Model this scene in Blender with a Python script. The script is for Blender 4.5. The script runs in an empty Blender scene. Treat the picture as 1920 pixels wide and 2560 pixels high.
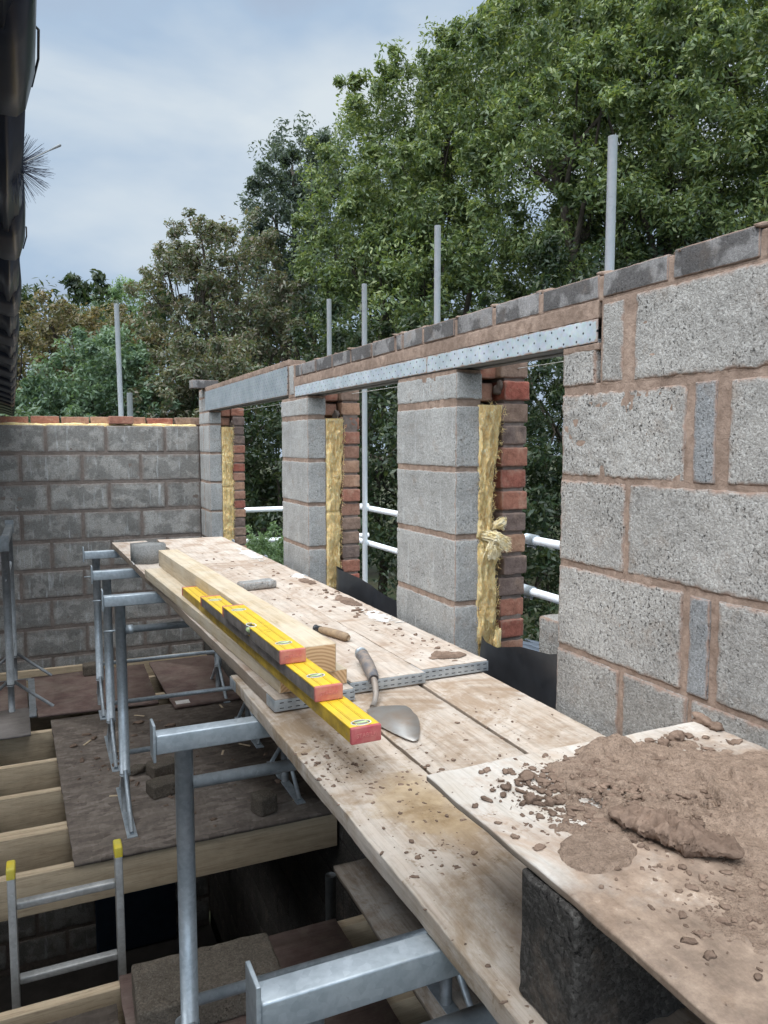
import bpy, math, random
import numpy as np
from mathutils import Vector
R = math.radians
rng = np.random.default_rng(7)
random.seed(7)
ZO = 4.3                      # height of the camera above the ground outside
sc = bpy.context.scene
COL = sc.collection

# ------------------------------------------------------------------ camera
cd = bpy.data.cameras.new('camera'); cam = bpy.data.objects.new('camera', cd); COL.objects.link(cam)
cam.location = (0, 0, ZO); cam.rotation_euler = (R(90 - 5.1), 0, R(-24.2))
cd.sensor_fit = 'VERTICAL'; cd.sensor_height = 24; cd.lens = 24 * 1920 / 2560
cd.clip_start = .02; cd.clip_end = 500
sc.camera = cam

# ------------------------------------------------------------------ helpers: noise, meshes
def _h(ix, iy, iz, s):
    n = (ix * 374761393 + iy * 668265263 + iz * 2147483647 + s * 974634777) & 0xffffffff
    n = ((n ^ (n >> 13)) * 1274126177) & 0xffffffff
    n = ((n ^ (n >> 16)) * 2246822519) & 0xffffffff
    return ((n ^ (n >> 15)) & 0xffffff) / float(0xffffff)
def vnoise(P, f, s=0):
    """value noise -1..1 at points P (n,3), frequency f (scalar or 3)"""
    Q = np.asarray(P, float) * f + 1000.
    i = np.floor(Q).astype(np.int64); t = Q - i; t = t * t * (3 - 2 * t)
    out = 0
    for dx in (0, 1):
        wx = t[:, 0] if dx else 1 - t[:, 0]
        for dy in (0, 1):
            wy = t[:, 1] if dy else 1 - t[:, 1]
            for dz in (0, 1):
                wz = t[:, 2] if dz else 1 - t[:, 2]
                out = out + wx * wy * wz * _h(i[:, 0] + dx, i[:, 1] + dy, i[:, 2] + dz, s)
    return out * 2 - 1
def fbm(P, f, s=0, o=3, g=.5):
    a = 1; t = 0; k = 0
    for j in range(o):
        t = t + a * vnoise(P, np.asarray(f) * 2 ** j, s + j * 17); k += a; a *= g
    return t / k

class MB:
    def __init__(s): s.V = []; s.F = []; s.n = 0; s.E = []; s.Rn = []
    def add(s, V, F, edge=None, rnd=0.):
        V = np.asarray(V, float).reshape(-1, 3)
        Fs = F if isinstance(F, list) and len(F) and isinstance(F[0], np.ndarray) else [np.asarray(F, int)]
        for f in Fs: s.F.append(f + s.n)
        s.V.append(V); s.n += len(V)
        s.E.append(np.full(len(V), 1.) if edge is None else edge)
        s.Rn.append(np.full(len(V), float(rnd)) if np.isscalar(rnd) else rnd)
        return s
    def mesh(s, name, smooth=False, org=(0, 0, 0)):
        me = bpy.data.meshes.new(name)
        V = np.concatenate(s.V) - np.asarray(org, float)
        me.vertices.add(len(V)); me.vertices.foreach_set('co', V.astype(np.float32).ravel())
        tot = [f.shape[1] for f in s.F for _ in range(len(f))]
        idx = np.concatenate([f.ravel() for f in s.F]).astype(np.int32)
        tot = np.concatenate([np.full(len(f), f.shape[1]) for f in s.F]).astype(np.int32)
        st = np.concatenate([[0], np.cumsum(tot)[:-1]]).astype(np.int32)
        me.loops.add(len(idx)); me.loops.foreach_set('vertex_index', idx)
        me.polygons.add(len(tot)); me.polygons.foreach_set('loop_start', st)
        try: me.polygons.foreach_set('loop_total', tot)
        except Exception: pass
        me.update(calc_edges=True)
        for nm, arr in (('edge', s.E), ('rnd', s.Rn)):
            a = me.attributes.new(nm, 'FLOAT', 'POINT')
            a.data.foreach_set('value', np.concatenate(arr).astype(np.float32))
        if smooth: me.polygons.foreach_set('use_smooth', np.ones(len(tot), dtype=bool))
        me.validate()
        return me

ORG = {}
def tag(o, label=None, cat=None, group=None, kind=None):
    if label: o['label'] = label
    if cat: o['category'] = cat
    if group: o['group'] = group
    if kind: o['kind'] = kind
    return o
def thing(name, label, cat, loc=(0, 0, 0), rz=0, group=None):
    o = bpy.data.objects.new(name, None); COL.objects.link(o); o.empty_display_size = .05
    o.location = (loc[0], loc[1], loc[2] + ZO); o.rotation_euler = (0, 0, rz)
    ORG[o.name] = tuple(loc)
    return tag(o, label, cat, group)
def part(name, mb, m, parent, smooth=False, local=False):
    """a mesh under a thing or a part; verts in scene coordinates (or local=True)"""
    org = (0, 0, 0) if local else ORG.get(parent.name, (0, 0, 0))
    me = mb.mesh(name, smooth, org); me.materials.append(m)
    o = bpy.data.objects.new(name, me); COL.objects.link(o); o.parent = parent
    ORG[o.name] = (0, 0, 0) if local else ORG.get(parent.name, (0, 0, 0))
    return o
def single(name, mb, m, label=None, cat=None, group=None, kind=None, smooth=False):
    V = np.concatenate(mb.V); c = V.mean(0); c[2] = V[:, 2].min()
    me = mb.mesh(name, smooth, c); me.materials.append(m)
    o = bpy.data.objects.new(name, me); COL.objects.link(o); o.location = (c[0], c[1], c[2] + ZO)
    ORG[o.name] = tuple(c)
    return tag(o, label, cat, group, kind)
def copy_tree(o, parent=None):
    c = o.copy(); COL.objects.link(c)
    if parent is not None: c.parent = parent
    for ch in [x for x in COL.objects if x.parent == o]: copy_tree(ch, c)
    return c

BF = np.array([[0, 3, 2, 1], [4, 5, 6, 7], [0, 1, 5, 4], [1, 2, 6, 5], [2, 3, 7, 6], [3, 0, 4, 7]])
def box(mb, x0, x1, y0, y1, z0, z1, rnd=0.):
    mb.add([[x0, y0, z0], [x1, y0, z0], [x1, y1, z0], [x0, y1, z0], [x0, y0, z1], [x1, y0, z1], [x1, y1, z1], [x0, y1, z1]], BF, None, rnd)
def gl(h, r, res):
    e = [-h, -h + r * .25, -h + r * .6, -h + r] if r > 0 else [-h]
    n = max(1, int(round((2 * h - 2 * r) / res)))
    m = list(np.linspace(-h + r, h - r, n + 1)[1:-1])
    return np.array(e + m + [-x for x in e[::-1]])
def rbox(mb, x0, x1, y0, y1, z0, z1, r=.004, amp=0., res=.05, seed=0, freq=60., rnd=None, rot=0., piv=None, amp2=0., rough=None):
    """box with rounded edges, its surface pushed about by noise; edge = distance to the face edge"""
    h = np.array([(x1 - x0) / 2, (y1 - y0) / 2, (z1 - z0) / 2]); c = np.array([(x0 + x1) / 2, (y0 + y1) / 2, (z0 + z1) / 2])
    r = min(r, h.min() * .98)
    g = [gl(h[k], r, res) for k in range(3)]
    if rnd is None: rnd = rng.random()
    for ax in range(3):
        a, b = [(1, 2), (2, 0), (0, 1)][ax]
        A, B = np.meshgrid(g[a], g[b], indexing='ij')
        na, nb = len(g[a]), len(g[b])
        i = np.arange(na - 1)[:, None] * nb + np.arange(nb - 1)[None, :]
        F = np.stack([i, i + nb, i + nb + 1, i + 1], -1).reshape(-1, 4)
        for sg in (-1, 1):
            P = np.zeros((na * nb, 3)); P[:, a] = A.ravel(); P[:, b] = B.ravel(); P[:, ax] = sg * h[ax]
            ed = np.minimum(h[a] - abs(P[:, a]), h[b] - abs(P[:, b]))
            if r > 0:
                q = np.clip(P, -(h - r), h - r); d = P - q; L = np.linalg.norm(d, axis=1, keepdims=True); L[L == 0] = 1
                P = q + d / L * r
            if amp or amp2:
                W = P + c + seed * 3.7
                D = np.stack([fbm(W, freq, 5 + k * 31, 2) for k in range(3)], 1) * amp
                if amp2: D += np.stack([vnoise(W, 9., 77 + k * 31) for k in range(3)], 1) * amp2
                P = P + D
            P = P + c
            if rot:
                pv = np.asarray(piv if piv is not None else c); cs, sn = math.cos(rot), math.sin(rot)
                q = P - pv; P = np.stack([q[:, 0] * cs - q[:, 1] * sn, q[:, 0] * sn + q[:, 1] * cs, q[:, 2]], 1) + pv
            mb.add(P, F if sg > 0 else F[:, ::-1], ed, rnd)
def tube(mb, pts, rad, n=12, caps=True, rnd=0.):
    pts = np.asarray(pts, float); m = len(pts)
    rad = np.full(m, rad) if np.isscalar(rad) else np.asarray(rad)
    T = np.gradient(pts, axis=0); T /= np.linalg.norm(T, axis=1, keepdims=True) + 1e-12
    up = np.array([0, 0, 1.]) if abs(T[0, 2]) < .9 else np.array([1., 0, 0])
    U = np.cross(T[0], up); U /= np.linalg.norm(U); V = []
    a = np.linspace(0, 2 * math.pi, n, endpoint=False)
    for i in range(m):
        U = U - T[i] * U.dot(T[i]); U /= np.linalg.norm(U); W = np.cross(T[i], U)
        V.append(pts[i] + rad[i] * (np.cos(a)[:, None] * U + np.sin(a)[:, None] * W))
    V = np.concatenate(V); i = np.arange(m - 1)[:, None] * n; j = np.arange(n)[None, :]; k = (j + 1) % n
    F = [np.stack([i + j, i + n + j, i + n + k, i + k], -1).reshape(-1, 4)[:, ::-1]]
    if caps: F += [np.arange(n)[None, :], (np.arange(n)[None, ::-1] + (m - 1) * n)]
    mb.add(V, F, None, rnd)
def prism(mb, poly, z0, z1, rnd=0.):
    """polygon outline (counter-clockwise) extruded from z0 to z1"""
    n = len(poly); V = [[x, y, z0] for x, y in poly] + [[x, y, z1] for x, y in poly]
    j = np.arange(n); k = (j + 1) % n
    mb.add(V, [np.arange(n)[None, ::-1], (np.arange(n) + n)[None, :], np.stack([j, k, k + n, j + n], 1)], None, rnd)
def extr(mb, prof, p0, p1, s0=1., s1=1., axis=1):
    """profile [(x,z)] swept along y"""
    n = len(prof); pr = np.array(prof, float); V = []
    for y, s in ((p0, s0), (p1, s1)): V += [[x * s, y, z * s] for x, z in pr]
    j = np.arange(n); k = (j + 1) % n
    mb.add(V, [np.arange(n)[None, :], (np.arange(n)[None, ::-1] + n), np.stack([j, j + n, k + n, k], 1)])
def rock(mb, c, s, seed, n=8, rough=.35, rnd=None):
    """lumpy closed stone of half sizes s"""
    u = np.linspace(0, math.pi, n + 1); v = np.linspace(0, 2 * math.pi, n * 2, endpoint=False)
    P = np.array([[math.sin(a) * math.cos(b), math.sin(a) * math.sin(b), math.cos(a)] for a in u for b in v])
    P = np.sign(P) * abs(P) ** .8
    P *= (1 + rough * vnoise(P * 1.6 + seed * 7.3, 1., seed) + rough * .5 * vnoise(P * 4 + seed * 3.1, 1., seed + 9))[:, None]
    m = n * 2; i = np.arange(n)[:, None] * m; j = np.arange(m)[None, :]; k = (j + 1) % m
    F = np.stack([i + j, i + m + j, i + m + k, i + k], -1).reshape(-1, 4)
    th = seed * 1.7; cs, sn = math.cos(th), math.sin(th)
    P = P * np.asarray(s); P = np.stack([P[:, 0] * cs - P[:, 1] * sn, P[:, 0] * sn + P[:, 1] * cs, P[:, 2]], 1)
    mb.add(P + np.asarray(c), F, None, rng.random() if rnd is None else rnd)

# the photograph's ray through a pixel, used to set down measured points at their own depth
_y, _p = R(24.2), R(5.1)
def ray(u, v):
    a = (u - 960) / 1920.; b = -(v - 1280) / 1920.
    Fw = math.cos(_p) + math.sin(_p) * b; z = -math.sin(_p) + math.cos(_p) * b
    return np.array([math.cos(_y) * a + math.sin(_y) * Fw, -math.sin(_y) * a + math.cos(_y) * Fw, z])
def at(u, v, d): return ray(u, v) * d

# ------------------------------------------------------------------ helpers: materials
def L1(c): c /= 255.; return c / 12.92 if c <= .04045 else ((c + .055) / 1.055) ** 2.4
def C(r, g, b): return (L1(r), L1(g), L1(b), 1)
class Mt:
    def __init__(s, name, rough=.8, metal=0., spec=.3):
        s.m = bpy.data.materials.new(name); s.m.use_nodes = True; s.t = s.m.node_tree
        s.b = s.t.nodes['Principled BSDF']; s.out = s.t.nodes['Material Output']
        s.b.inputs['Roughness'].default_value = rough; s.b.inputs['Metallic'].default_value = metal
        s.b.inputs['Specular IOR Level'].default_value = spec
        s.co = s.t.nodes.new('ShaderNodeTexCoord').outputs['Object']
    def put(s, sock, v):
        if hasattr(v, 'is_linked') or isinstance(v, bpy.types.NodeSocket): s.t.links.new(v, sock)
        else: sock.default_value = v
    def n(s, typ, ins=(), **kw):
        nd = s.t.nodes.new('ShaderNode' + typ)
        for k, v in kw.items(): setattr(nd, k, v)
        for k, v in dict(ins).items(): s.put(nd.inputs[k], v)
        return nd
    def scl(s, sx, sy, sz, loc=(0, 0, 0)):
        return s.n('Mapping', {'Vector': s.co, 'Scale': (sx, sy, sz), 'Location': loc}).outputs[0]
    def noise(s, sc, det=4, ro=.55, vec=None, dist=0.):
        return s.n('TexNoise', {'Vector': vec or s.co, 'Scale': sc, 'Detail': det, 'Roughness': ro, 'Distortion': dist}).outputs['Fac']
    def vor(s, sc, feat='F1', vec=None, out='Distance'):
        return s.n('TexVoronoi', {'Vector': vec or s.co, 'Scale': sc}, feature=feat).outputs[out]
    def ramp(s, f, stops, interp='LINEAR'):
        nd = s.n('ValToRGB', {'Fac': f}); cr = nd.color_ramp; cr.interpolation = interp
        while len(cr.elements) < len(stops): cr.elements.new(.5)
        for e, (p, c) in zip(cr.elements, stops): e.position = p; e.color = c if not np.isscalar(c) else (c, c, c, 1)
        return nd.outputs['Color']
    def mix(s, f, a, b, typ='MIX'):
        nd = s.n('Mix', data_type='RGBA', blend_type=typ, clamp_result=True)
        s.put(nd.inputs[0], f); s.put(nd.inputs[6], a); s.put(nd.inputs[7], b); return nd.outputs[2]
    def mth(s, op, a, b=0., c=0.):
        nd = s.n('Math', operation=op); s.put(nd.inputs[0], a); s.put(nd.inputs[1], b); s.put(nd.inputs[2], c); return nd.outputs[0]
    def attr(s, nm): return s.n('Attribute', attribute_name=nm).outputs['Fac']
    def bump(s, hts, dist=.002, st=1.):
        nrm = None
        for h, d in hts:
            i = {'Height': h, 'Distance': d, 'Strength': st}
            if nrm is not None: i['Normal'] = nrm
            nrm = s.n('Bump', i).outputs[0]
        s.put(s.b.inputs['Normal'], nrm)
    def col(s, c): s.put(s.b.inputs['Base Color'], c); return s
    def rgh(s, c): s.put(s.b.inputs['Roughness'], c); return s

def m_ix(a, b, t): return tuple(x * (1 - t) + y * t for x, y in zip(a, b))
def concrete(name, base, dark, light, grain=1., stain=None, white=0., smear=.5, bumpy=1., mort=C(150, 124, 108)):
    m = Mt(name, .95, 0, .15)
    f = m.noise(110 * grain, 6, .75)
    wv = m.n('VectorMath', {0: m.co, 1: m.n('VectorMath', {0: m.n('TexNoise', {'Vector': m.co, 'Scale': 120 * grain, 'Detail': 3.}).outputs['Color'], 'Scale': .010}, operation='SCALE').outputs[0]}, operation='ADD').outputs[0]
    v = m.vor(200 * grain, vec=wv); vc = m.vor(200 * grain, out='Color', vec=wv)
    g = m.mix(.45, m.ramp(vc, [(.0, m_ix(dark, base, .4)), (.5, base), (1., light)]), m.ramp(f, [(.34, dark), (.47, base), (.56, base), (.68, light)]))
    rn = m.attr('rnd')
    coarse = m.ramp(m.mth('ADD', m.noise(7, 3, .6), m.mth('MULTIPLY', m.mth('SUBTRACT', rn, .5), .12)), [(.46, .12), (.62, 1.)])
    pit = m.mth('MULTIPLY', m.ramp(m.noise(125 * grain, 3, .6), [(.30, 1.), (.42, 0.)]), coarse)
    fine = m.ramp(m.noise(260 * grain, 2, .6), [(.30, 1.), (.40, 0.)])
    g = m.mix(m.mth('MULTIPLY', m.mth('MAXIMUM', pit, m.mth('MULTIPLY', fine, .6)), .85), g, tuple(x * .30 for x in dark[:3]) + (1,))
    wg = m.ramp(m.vor(170 * grain, out='Color'), [(.93, 0.), (.96, 1.)])
    g = m.mix(m.mth('MULTIPLY', wg, .55), g, light)
    big = m.noise(5., 4, .6)
    g = m.mix(.55, g, m.mix(1., g, m.ramp(big, [(.3, .50), (.6, 1.)]), 'MULTIPLY'))
    g = m.mix(m.mth('MULTIPLY', m.ramp(m.noise(11, 5, .7), [(.55, 0.), (.70, 1.)]), .35), g, C(150, 132, 116))
    g = m.mix(.5, g, m.mix(1., g, m.ramp(rn, [(0, .55), (1, 1.)]), 'MULTIPLY'))
    if stain: g = m.mix(m.mth('MULTIPLY', m.ramp(m.noise(6.5, 4, .6), [(.47, 0.), (.53, 1.)]), .75), g, m.mix(1., g, stain, 'MULTIPLY'))
    if white:
        st = m.noise(1., 4, .6, m.scl(26, 26, 3.))
        g = m.mix(m.mth('MULTIPLY', m.ramp(st, [(.58, 0.), (.72, 1.)]), white), g, C(205, 208, 208))
    ed = m.attr('edge')
    e2 = m.mth('ADD', ed, m.mth('MULTIPLY', m.mth('SUBTRACT', m.noise(28, 4, .65), .5), .085 * smear))
    sm = m.ramp(e2, [(0., 1.), (.012 * smear * 2 + .001, 0.)])
    if smear > 0: g = m.mix(m.mth('MULTIPLY', sm, .85), g, m.mix(m.noise(60, 4), mort, tuple(x * .75 for x in mort[:3]) + (1,)))
    m.col(g)
    m.bump([(m.mth('MULTIPLY', m.mth('SUBTRACT', m.mth('MULTIPLY', f, 1.2), m.mth('MULTIPLY', v, .5)), m.mth('SUBTRACT', 1., m.mth('MULTIPLY', sm, .7))), .0034 * bumpy), (m.mth('MULTIPLY', pit, -1.), .005 * bumpy)])
    return m.m
M = {}
M['block'] = concrete('rough_concrete', C(172, 168, 162), C(112, 109, 104), C(212, 209, 203), 1., None, .0, .36)
M['block_pier'] = concrete('pier_concrete', C(166, 165, 161), C(118, 117, 114), C(200, 199, 196), 1.15, None, .35, .10, .6)
M['block_far'] = concrete('old_concrete', C(166, 162, 155), C(116, 113, 107), C(202, 200, 196), 1., C(200, 200, 200), .5, 1.0, .8, C(128, 117, 109))
M['coping'] = concrete('dense_concrete', C(148, 145, 143), C(118, 115, 113), C(182, 180, 178), 1.6, C(150, 148, 148), .0, .06, .5)
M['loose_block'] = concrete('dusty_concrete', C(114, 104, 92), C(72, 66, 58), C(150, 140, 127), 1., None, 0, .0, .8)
M['block_shaded'] = concrete('shaded_concrete', C(84, 80, 76), C(48, 45, 42), C(128, 124, 118), 1., None, 0, .0)  # concrete with shade put into its colour, for under the board and downstairs
M['closer'] = concrete('blue_grey_concrete', C(150, 151, 151), C(108, 108, 107), C(190, 191, 191), 1.3, None, 0, .2, .8)

def mortar(name, a, b, bd=.003):
    m = Mt(name, .92, 0, .15)
    f = m.noise(45, 5, .65); g = m.ramp(f, [(.3, b), (.65, a)])
    g = m.mix(m.ramp(m.noise(7, 3), [(.42, 0.), (.6, .5)]), g, tuple(x * .78 for x in b[:3]) + (1,))
    m.col(g); m.bump([(f, bd), (m.noise(220, 3, .7), bd * .4)]); return m.m
M['mortar'] = mortar('brown_mortar', C(164, 143, 128), C(126, 107, 94), .004)
M['mortar_old'] = mortar('old_mortar', C(130, 118, 110), C(104, 94, 87))
M['mortar_shaded'] = mortar('shaded_mortar', C(74, 68, 64), C(56, 52, 48))  # mortar darkened to go with the shade painted on the lower blocks
M['mortar_brick'] = mortar('grey_brick_mortar', C(140, 126, 118), C(108, 97, 90))
def mortar_wet(name, a, b):
    m = Mt(name, .62, 0, .4); f = m.noise(60, 7, .75); v = m.vor(240)
    g = m.ramp(f, [(.3, b), (.66, a)]); g = m.mix(m.ramp(m.noise(420, 2), [(.32, .6), (.44, 0.)]), g, tuple(x * .5 for x in b[:3]) + (1,))
    m.col(g); m.bump([(f, .006), (v, .0016), (m.noise(25, 4), .004)]); return m.m
M['mortar_wet'] = mortar_wet('wet_mortar', C(164, 141, 122), C(116, 95, 79))
M['crumb'] = mortar('mortar_crumbs', C(146, 124, 108), C(104, 86, 74), .003)

def brickm():
    m = Mt('facing_brick', .85, 0, .2); rn = m.attr('rnd')
    g = m.ramp(rn, [(0, C(156, 92, 78)), (.14, C(162, 112, 94)), (.30, C(140, 118, 104)), (.46, C(172, 136, 112)), (.60, C(152, 96, 82)), (.72, C(120, 104, 97)), (.86, C(158, 120, 102))], 'CONSTANT')
    f = m.noise(38, 5, .7)
    g = m.mix(m.ramp(f, [(.35, .7), (.6, 0.)]), g, m.mix(1., g, (.5, .46, .44, 1), 'MULTIPLY'))
    g = m.mix(m.ramp(m.noise(14, 4, .7), [(.52, 0.), (.72, .45)]), g, C(186, 158, 136))
    ed = m.mth('ADD', m.attr('edge'), m.mth('MULTIPLY', m.mth('SUBTRACT', m.noise(60, 3), .5), .02))
    g = m.mix(m.ramp(ed, [(0., .5), (.006, 0.)]), g, C(140, 122, 110))
    m.col(g); m.bump([(f, .004), (m.noise(150, 3, .7), .0015)]); return m.m
M['brick'] = brickm()

def galv(name, a=(200, 207, 211), b=(142, 151, 157), rough=.36, dots=False, met=.55):
    m = Mt(name, rough, met, .5)
    v = m.vor(90, out='Color'); f = m.noise(12, 5, .65)
    g = m.mix(.35, m.ramp(f, [(.3, C(*b)), (.68, C(*a))]), m.ramp(v, [(0., C(*b)), (1., C(*a))]))
    g = m.mix(m.ramp(m.noise(5, 6, .75), [(.60, 0.), (.74, .5)]), g, C(128, 120, 112))
    m.col(g); m.rgh(m.ramp(f, [(.3, rough + .2), (.7, rough)]))
    m.bump([(m.noise(60, 3), .0006), (m.noise(9, 4, .6), .0012)]); return m.m
M['galv'] = galv('galvanised_steel')
M['galv_pole'] = galv('galvanised_pole', (252, 253, 254), (232, 238, 242), .38, met=.15)
M['galv_dark'] = galv('weathered_steel', (150, 153, 154), (112, 115, 117), .5)
M['alu'] = galv('aluminium', (196, 194, 190), (146, 143, 138), .38)

def lintelm():
    m = Mt('perforated_steel', .5, .25, .5)
    f = m.noise(9, 5, .7); g = m.ramp(f, [(.3, C(160, 172, 177)), (.7, C(204, 212, 216))])
    g = m.mix(1., g, m.ramp(m.attr('rnd'), [(0., .62), (1., 1.)]), 'MULTIPLY')
    g = m.mix(.10, g, m.vor(120, out='Color'), 'MULTIPLY')
    sx = m.n('SeparateXYZ', {'Vector': m.co}); y, z = sx.outputs[1], sx.outputs[2]
    zz = m.mth('DIVIDE', z, .018); row = m.mth('FLOOR', zz)
    yy = m.mth('ADD', m.mth('DIVIDE', y, .052), m.mth('MULTIPLY', row, .5))
    dy = m.mth('MULTIPLY', m.mth('SUBTRACT', m.mth('FRACT', yy), .5), .052)
    dz = m.mth('MULTIPLY', m.mth('SUBTRACT', m.mth('FRACT', zz), .5), .018)
    rr = m.mth('SQRT', m.mth('ADD', m.mth('MULTIPLY', dy, dy), m.mth('MULTIPLY', dz, dz)))
    hole = m.mth('LESS_THAN', rr, .0030)
    mo = m.ramp(m.mth('ADD', m.attr('edge'), m.mth('MULTIPLY', m.mth('SUBTRACT', m.noise(30, 5, .7), .5), .03)), [(.0, .8), (.004, 0.)])
    g = m.mix(mo, g, C(160, 132, 114)); g = m.mix(hole, g, C(24, 26, 28))
    m.col(g); m.put(m.b.inputs['Metallic'], m.mth('MULTIPLY', m.mth('SUBTRACT', 1., hole), .25)); return m.m
M['lintel'] = lintelm()

def wood(name, a, b, axis='y', dust=None, stain=None, knots=True, rings=True, amp=1., dirt=0.):
    m = Mt(name, .82, 0, .2)
    s = (1, .06, 1) if axis == 'y' else ((.06, 1, 1) if axis == 'x' else (1, 1, .06))
    vec = m.scl(*s); f = m.noise(70, 5, .7, vec, 1.2)
    big = m.noise(9, 3, .6, vec, 2.)
    g = m.mix(m.ramp(f, [(.3, 0.), (.7, 1.)]), b, a)
    g = m.mix(m.ramp(big, [(.42, 0.), (.62, .6)]), g, m.mix(.6, a, b))
    crk = m.noise(210, 3, .6, m.scl(s[0], s[1] * .35, s[2]))
    g = m.mix(m.ramp(crk, [(.28, .55), (.40, 0.)]), g, tuple(x * .45 for x in b[:3]) + (1,))
    if rings:
        w = m.n('TexWave', {'Vector': m.scl(s[0] * 1., s[1] * 1., s[2] * 1.), 'Scale': 9., 'Distortion': 7., 'Detail': 2., 'Detail Scale': 1.2}, bands_direction='X' if axis == 'y' else 'Y').outputs['Fac']
        g = m.mix(m.ramp(w, [(.55, 0.), (.95, .28)]), g, tuple(x * .6 for x in b[:3]) + (1,))
    if knots:
        k = m.vor(4.2, vec=m.scl(*(1. if q == 1 else .45 for q in s)))
        g = m.mix(m.ramp(k, [(.035, .85), (.09, 0.)]), g, C(112, 78, 52))
    if dust:
        g = m.mix(m.ramp(m.noise(6.5, 6, .68), [(.38, .0), (.64, .62)]), g, dust)
    if stain:
        g = m.mix(m.ramp(m.noise(3.8, 7, .72, dist=.6), [(.50, 0.), (.61, .8)]), g, stain)
        g = m.mix(m.ramp(m.noise(34, 5, .75), [(.60, 0.), (.68, .7)]), g, tuple(x * .8 for x in stain[:3]) + (1,))
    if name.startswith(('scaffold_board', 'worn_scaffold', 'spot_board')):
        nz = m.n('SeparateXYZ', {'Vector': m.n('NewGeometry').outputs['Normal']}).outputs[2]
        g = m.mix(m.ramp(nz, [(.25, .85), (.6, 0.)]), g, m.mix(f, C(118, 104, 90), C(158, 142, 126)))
    if dirt:
        g = m.mix(m.ramp(m.noise(16, 6, .7), [(.4, 0.), (.6, dirt)]), g, C(88, 74, 64))
    g = m.mix(.5, g, m.mix(1., g, m.ramp(f, [(.25, .62), (.5, 1.)]), 'MULTIPLY'))
    rn = m.attr('rnd'); g = m.mix(.4, g, m.mix(1., g, m.ramp(rn, [(0, .74), (1, 1.)]), 'MULTIPLY'))
    m.col(g); m.bump([(crk, .0008 * amp), (f, .0014 * amp), (m.noise(20, 6, .7), .0016 * amp)]); return m.m
M['board'] = wood('scaffold_board_wood', C(204, 188, 172), C(176, 156, 138), 'y', C(214, 206, 196), C(166, 143, 124))
M['board_low'] = wood('worn_scaffold_board_wood', C(202, 186, 170), C(168, 148, 128), 'y', C(216, 208, 198), C(154, 130, 106))
M['board_edge'] = M['board']
M['timber'] = wood('pale_sawn_timber', C(216, 198, 170), C(196, 173, 140), 'y', C(220, 209, 190), None)
M['board_outer'] = wood('outer_scaffold_board_wood', C(202, 186, 170), C(168, 148, 128), 'y', C(216, 208, 198), C(152, 128, 100))
def big_stain():
    m = M['board_outer']; t = m.node_tree; bs = t.nodes['Principled BSDF']; old = bs.inputs['Base Color'].links[0].from_socket
    h_ = Mt.__new__(Mt); h_.m = m; h_.t = t; h_.b = bs; h_.co = t.nodes.new('ShaderNodeTexCoord').outputs['Object']
    d_ = h_.n('VectorMath', {0: h_.n('VectorMath', {0: h_.n('VectorMath', {0: h_.co, 1: (.15, 1.62, 0)}, operation='SUBTRACT').outputs[0], 1: (1., .62, 0)}, operation='MULTIPLY').outputs[0]}, operation='LENGTH').outputs['Value']
    e_ = h_.mth('ADD', d_, h_.mth('MULTIPLY', h_.mth('SUBTRACT', h_.noise(9, 6, .7), .5), .16))
    h_.col(h_.mix(h_.ramp(e_, [(.03, .85), (.075, .55), (.10, 0.)]), old, h_.ramp(h_.noise(16, 5, .7), [(.35, C(138, 114, 82)), (.65, C(186, 164, 132))])))
big_stain()
M['joist'] = wood('joist_timber', C(216, 196, 166), C(192, 168, 138), 'x', None, None, True, True, .7, .10)
M['ply'] = wood('spot_board_ply', C(210, 200, 188), C(190, 177, 161), 'y', C(220, 216, 210), C(184, 158, 136), False, False)
def ply_dirt():
    m = M['ply']; t = m.node_tree; bs = t.nodes['Principled BSDF']; old = bs.inputs['Base Color'].links[0].from_socket
    h_ = Mt.__new__(Mt); h_.m = m; h_.t = t; h_.b = bs; tc_ = t.nodes.new('ShaderNodeTexCoord'); h_.co = tc_.outputs['Object']
    sx_ = h_.n('SeparateXYZ', {'Vector': h_.co})
    # the dried mortar wash covers the part of the board worked with the trowel (y below 0.2, x above)
    ff = h_.mth('ADD', h_.mth('ADD', h_.mth('MULTIPLY', sx_.outputs[1], -1.6), h_.mth('MULTIPLY', sx_.outputs[0], .9)), h_.mth('MULTIPLY', h_.noise(9, 7, .7), .9))
    wash = h_.ramp(ff, [(-.02, 0.), (.30, .92)])
    cc = h_.ramp(h_.noise(14, 7, .75), [(.36, C(108, 90, 76)), (.5, C(140, 119, 102)), (.60, C(162, 140, 121)), (.70, C(214, 196, 178))])
    h_.col(h_.mix(wash, old, cc))
ply_dirt()
M['phenolic'] = wood('reddish_shuttering_ply', C(122, 98, 90), C(98, 78, 73), 'x', C(148, 130, 119), C(136, 120, 109), False, False, 1., .3)
M['ply_grey'] = wood('dusty_grey_ply', C(136, 128, 122), C(118, 110, 104), 'x', C(150, 142, 136), None, False, False)
def osbm():
    m = Mt('muddy_osb', .9, 0, .15)
    v = m.vor(16, out='Color', vec=m.scl(1, 2.6, 1)); v2 = m.vor(34, out='Color', vec=m.scl(2.4, 1, 1))
    g = m.mix(.35, m.ramp(v, [(0., C(78, 69, 62)), (.5, C(118, 107, 97)), (1., C(146, 134, 124))]), m.ramp(v2, [(0., C(92, 82, 74)), (1., C(140, 128, 118))]))
    g = m.mix(m.ramp(m.noise(9, 6, .7), [(.48, 0.), (.62, .6)]), g, C(100, 90, 82))
    m.col(g); m.bump([(v, .0012), (m.noise(30, 6, .7), .003)]); return m.m
M['osb'] = osbm()

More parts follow.
